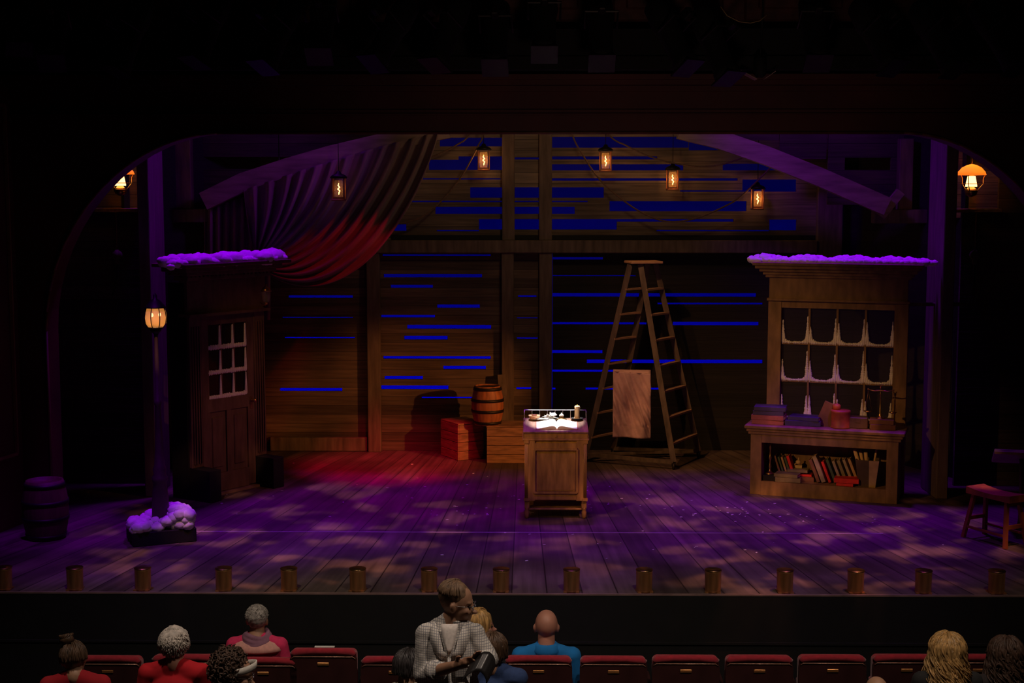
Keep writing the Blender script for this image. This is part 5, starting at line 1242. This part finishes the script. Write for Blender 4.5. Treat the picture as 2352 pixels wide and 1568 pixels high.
person('person with a brown bob, bare back and navy sundress, right of the booklet', 1134, 1490, 9.45, -.86, cloth('navy_cotton', (.03, .06, .17)), SK2, h_bob, yaw=-8, hyaw=-20, sleeve='none', k=.95)
t, T, hz, sh = person('bald person in a bright blue polo shirt seen from behind', 1255, 1438, 10.70, -.98, cloth('blue_polo', (.01, .20, .56), 9), SK3, None, wide=1.15, k=1.14, lean=0)
m = MB(); m.lathe([(.072, sh+.06), (.072, sh+.092), (.078, sh+.098), (.090, sh+.085), (.110, sh+.05), (.10, sh+.02), (.06, sh-.03)], 28, M=Matrix.Translation((0, -.03, 0)) @ Matrix.Diagonal((1, .95, 1, 1))); solid(m.build('collar', MATS['blue_polo'], t), .006)
person('person with long wavy blond hair at the right of the audience', 2175, 1496, 9.5, -.86, cloth('black_cotton', (.02, .02, .02)), SK3, h_blond_wavy, k=1.02)
person('person with long dark curly hair at the far right corner', 2308, 1503, 9.6, -.86, cloth('dark_blouse', (.03, .022, .022)), SK2, h_dark_wavy, yaw=5)
person('person whose bald crown just shows at the bottom edge right of centre', 2013, 1592, 9.2, -.86, cloth('dark_shirt', (.03, .03, .04)), SK2, None)

# the standing man with the booklet
YM = 8.45
hc = at(1036, 1384, YM); fz = -.72; hz = hc.z-fz
man = thing('person', 'person standing in a pale checked shirt and glasses, leafing through a booklet', 'person', (hc.x, YM, fz), math.pi)
def lp(px, py, Y): v = at(px, py, Y); return Vector((-(v.x-hc.x), -(v.y-YM), v.z-fz))
T = Matrix.Translation((0, 0, hz)) @ Matrix.Translation((0, -.02, -.11)) @ Euler((R(-8), 0, R(84))).to_matrix().to_4x4() @ Matrix.Translation((0, .02, .11)) @ Matrix.Scale(1.06, 4)
shl, shr = lp(1088, 1456, YM), lp(981, 1456, YM)     # his left / right shoulder
ell, elr = lp(1122, 1512, YM-.05), lp(974, 1548, YM-.06)
wrl, wrr = lp(1102, 1530, YM-.32), lp(1046, 1529, YM-.30)
nb = (shl+shr)/2
m = MB(); head_mb(m, T)
m.chain([T @ Vector((0, -.01, -.07)), nb+Vector((0, -.02, .055))], [.060, .070], 18)
def mtorso(m, g):
    m.chain([nb+Vector((0, -.025, .075)), shl+Vector((.03, 0, .01))], [.056+g, .058+g], 14); m.chain([nb+Vector((0, -.025, .075)), shr+Vector((-.03, 0, .01))], [.050+g, .058+g], 14)
    m.chain([shl, shr], [.060+g, .060+g], 14)
    m.ball(nb+Vector((0, .0, -.15)), (.185+g, .125+g, .20), 26, 16); m.ball(nb+Vector((0, .02, -.36)), (.18+g, .135+g, .20), 26, 16); m.ball(nb+Vector((0, .01, -.50)), (.175+g, .13+g, .13), 22, 14)
mtorso(m, -.008)
m.chain([shl, ell, wrl], [.056, .046, .030], 14); m.chain([shr, elr, wrr], [.056, .048, .031], 14)
hand(m, wrr, lp(1078, 1519, YM-.34)-wrr, (0, .2, 1), 1.0, .35); hand(m, wrl, lp(1096, 1508, YM-.34)-wrl, (0.6, .4, .3), .85, .5)
for s in (-1, 1): m.chain([(s*.09+nb.x, 0, .88), (s*.10+nb.x, .01, .48), (s*.10+nb.x, -.02, .09)], [.10, .065, .045], 12); m.chain([(s*.10+nb.x, -.02, .05), (s*.11+nb.x, .14, .035)], [.045, .033], 10)
remesh(m.build('body', SK4, man), .0068, 2)
m = MB(); mtorso(m, .010)
m.chain([shl, ell, ell.lerp(wrl, .25)], [.066, .064, .056], 14)
m.chain([shr, elr, elr.lerp(wrr, .42)], [.066, .068, .060], 14)
for k_ in range(5): m.chain([shr.lerp(elr, .2+.15*k_)+Vector((.055, .03, 0)), shr.lerp(elr, .27+.15*k_)+Vector((-.03, .06, -.03))], [.010, .008], 8)
shirt = remesh(m.build('shirt', M_CHECK, man), .009, 2)
tx = bpy.data.textures.new('folds', 'CLOUDS'); tx.noise_scale = .09; md = shirt.modifiers.new('folds', 'DISPLACE'); md.texture = tx; md.strength = .022; md.texture_coords = 'LOCAL'
m = MB(); c_ = elr.lerp(wrr, .42); dr = (wrr-elr).normalized(); m.tube([c_-dr*.04, c_-dr*.02, c_+dr*.015], [.064, .067, .064], 20); m.build('rolled_cuff', M_CHECK, man)
fy_ = .155
cz_ = nb.z+.055
for s in (-1, 1):
    m = MB(); P = [nb+Vector((s*.072, -.05, .085)), nb+Vector((s*.085, .05, .085)), nb+Vector((s*.055, .115, .02)), nb+Vector((s*.035, .135, -.06)), nb+Vector((s*.010, .145, -.075))]
    Q = [nb+Vector((s*.105, -.05, .065)), nb+Vector((s*.125, .05, .045)), nb+Vector((s*.115, .105, -.015)), nb+Vector((s*.085, .135, -.075)), nb+Vector((s*.045, .148, -.11))]
    m.grid([P, Q]); solid(m.build('collar', M_CHECK, man), .006)
m = MB(); m.grid([[nb+Vector((x*w__, y__-.25*x*x*w__*w__*4, z__)) for x in (-1, -.5, 0, .5, 1)] for w__, y__, z__ in ((.050, .075, .085), (.048, .096, .055), (.040, .112, .020), (.030, .128, -.02), (.016, .140, -.05), (.003, .146, -.075))]); solid(m.build('undershirt', cloth('white_tee', (.66, .60, .55)), man), .008)
m = MB(); m.tube([nb+Vector((.0, .142, -.10)), nb+Vector((-.003, .152, -.25)), nb+Vector((0, .170, -.42)), nb+Vector((0, .155, -.56))], [.012, .012, .012, .010], 6); m.build('placket', M_CHECK, man)
m = MB(); pk = nb+Vector((-.085, .137, -.16)); m.box(pk, (.10, .012, .115), (R(-2), 0, R(12)), .003); m.build('pocket', M_CHECK, man)
m = MB()
for s in (-1, 1): m.chain([(s*.09+nb.x, 0, .92), (s*.10+nb.x, .01, .48), (s*.10+nb.x, -.02, .10)], [.125, .085, .075], 12)
remesh(m.build('trousers', mat('khaki', (.16, .12, .07), .9), man), .014, 3)
m = MB()
for s in (-1, 1): m.add(*ballv((s*.030, .080, -.002), (.012, .010, .008), 10, 7), True, T)
m.build('eyes', MATS['eye_dark'], man)
m = MB()
for s in (-1, 1):
    m.tube([T @ Vector((s*.033+.023*math.cos(a), .106-.01*abs(math.cos(a)), .0+.016*math.sin(a))) for a in [i*math.pi/7 for i in range(15)]], .0022, 5)
    m.tube([T @ Vector((s*.055, .100, .004)), T @ Vector((s*.078, .05, .006)), T @ Vector((s*.082, -.015, .002))], .002, 5)
m.tube([T @ Vector((-.010, .108, .004)), T @ Vector((.010, .108, .004))], .002, 5); m.build('glasses', MATS['silver_frame'], man)
m = MB(); hair_cap(m, T, (.080, .090, .080), (0, -.024, .046), .05, 3, 21); locks(m, T, 260, -.03, .004, .004, 40, 66, 62, (.080, .090, .080), (0, -.024, .046), (.05, 1.0), 0, 7)
q = random.Random(6)
for _ in range(0):
    x = q.uniform(-.05, .05); t_ = MB(); t_.tube([(x, .0, .124), (x*1.02, .035, .118), (x*1.05, .062, .100+q.uniform(-.004, .008))], [.005, .005, .002], 5); m.add(t_.v, t_.f, True, T)
m.build('hair', H_MAN, man)
m = MB(); w_ = elr.lerp(wrr, .8); 
# booklet in his hands
bc_ = at(1108, 1520, YM-.36)
bkl = thing('programme_booklet', 'dark open booklet with curling page held by the standing man', 'booklet', bc_)
prof = [(1082, 1520), (1090, 1511), (1101, 1502), (1113, 1496), (1124, 1497), (1133, 1505), (1138, 1516), (1139, 1527)]
def smooth_prof(prof, n=5):
    out = []
    for i in range(len(prof)-1):
        for k_ in range(n): out.append(tuple(prof[i][j]+(prof[i+1][j]-prof[i][j])*k_/n for j in (0, 1)))
    return out+[prof[-1]]
pr = smooth_prof(prof)
m = MB(); rows = []
for v in range(7):
    f_ = v/6; rows.append([at(x-22*f_, y+44*f_, YM-.36-.10*f_)-bc_ for x, y in pr])
m.grid(rows); solid(m.build('curled_cover', mat('glossy_black_page', (.02, .018, .018), .35), bkl), .003)
m = MB(); m.tube([at(x, y-1, YM-.36)-bc_ for x, y in pr[12:]], [.0035]*(len(pr)-12), 6); m.build('page_edge', M_PAPER, bkl)
m = MB(); m.grid([[at(x, y, Y_)-bc_ for x, y, Y_ in r] for r in (((1076, 1527, YM-.37), (1095, 1521, YM-.36), (1116, 1516, YM-.34)), ((1074, 1530, YM-.38), (1094, 1526, YM-.37), (1114, 1520, YM-.35)))]); solid(m.build('inner_page', M_PAPER, bkl), .002)
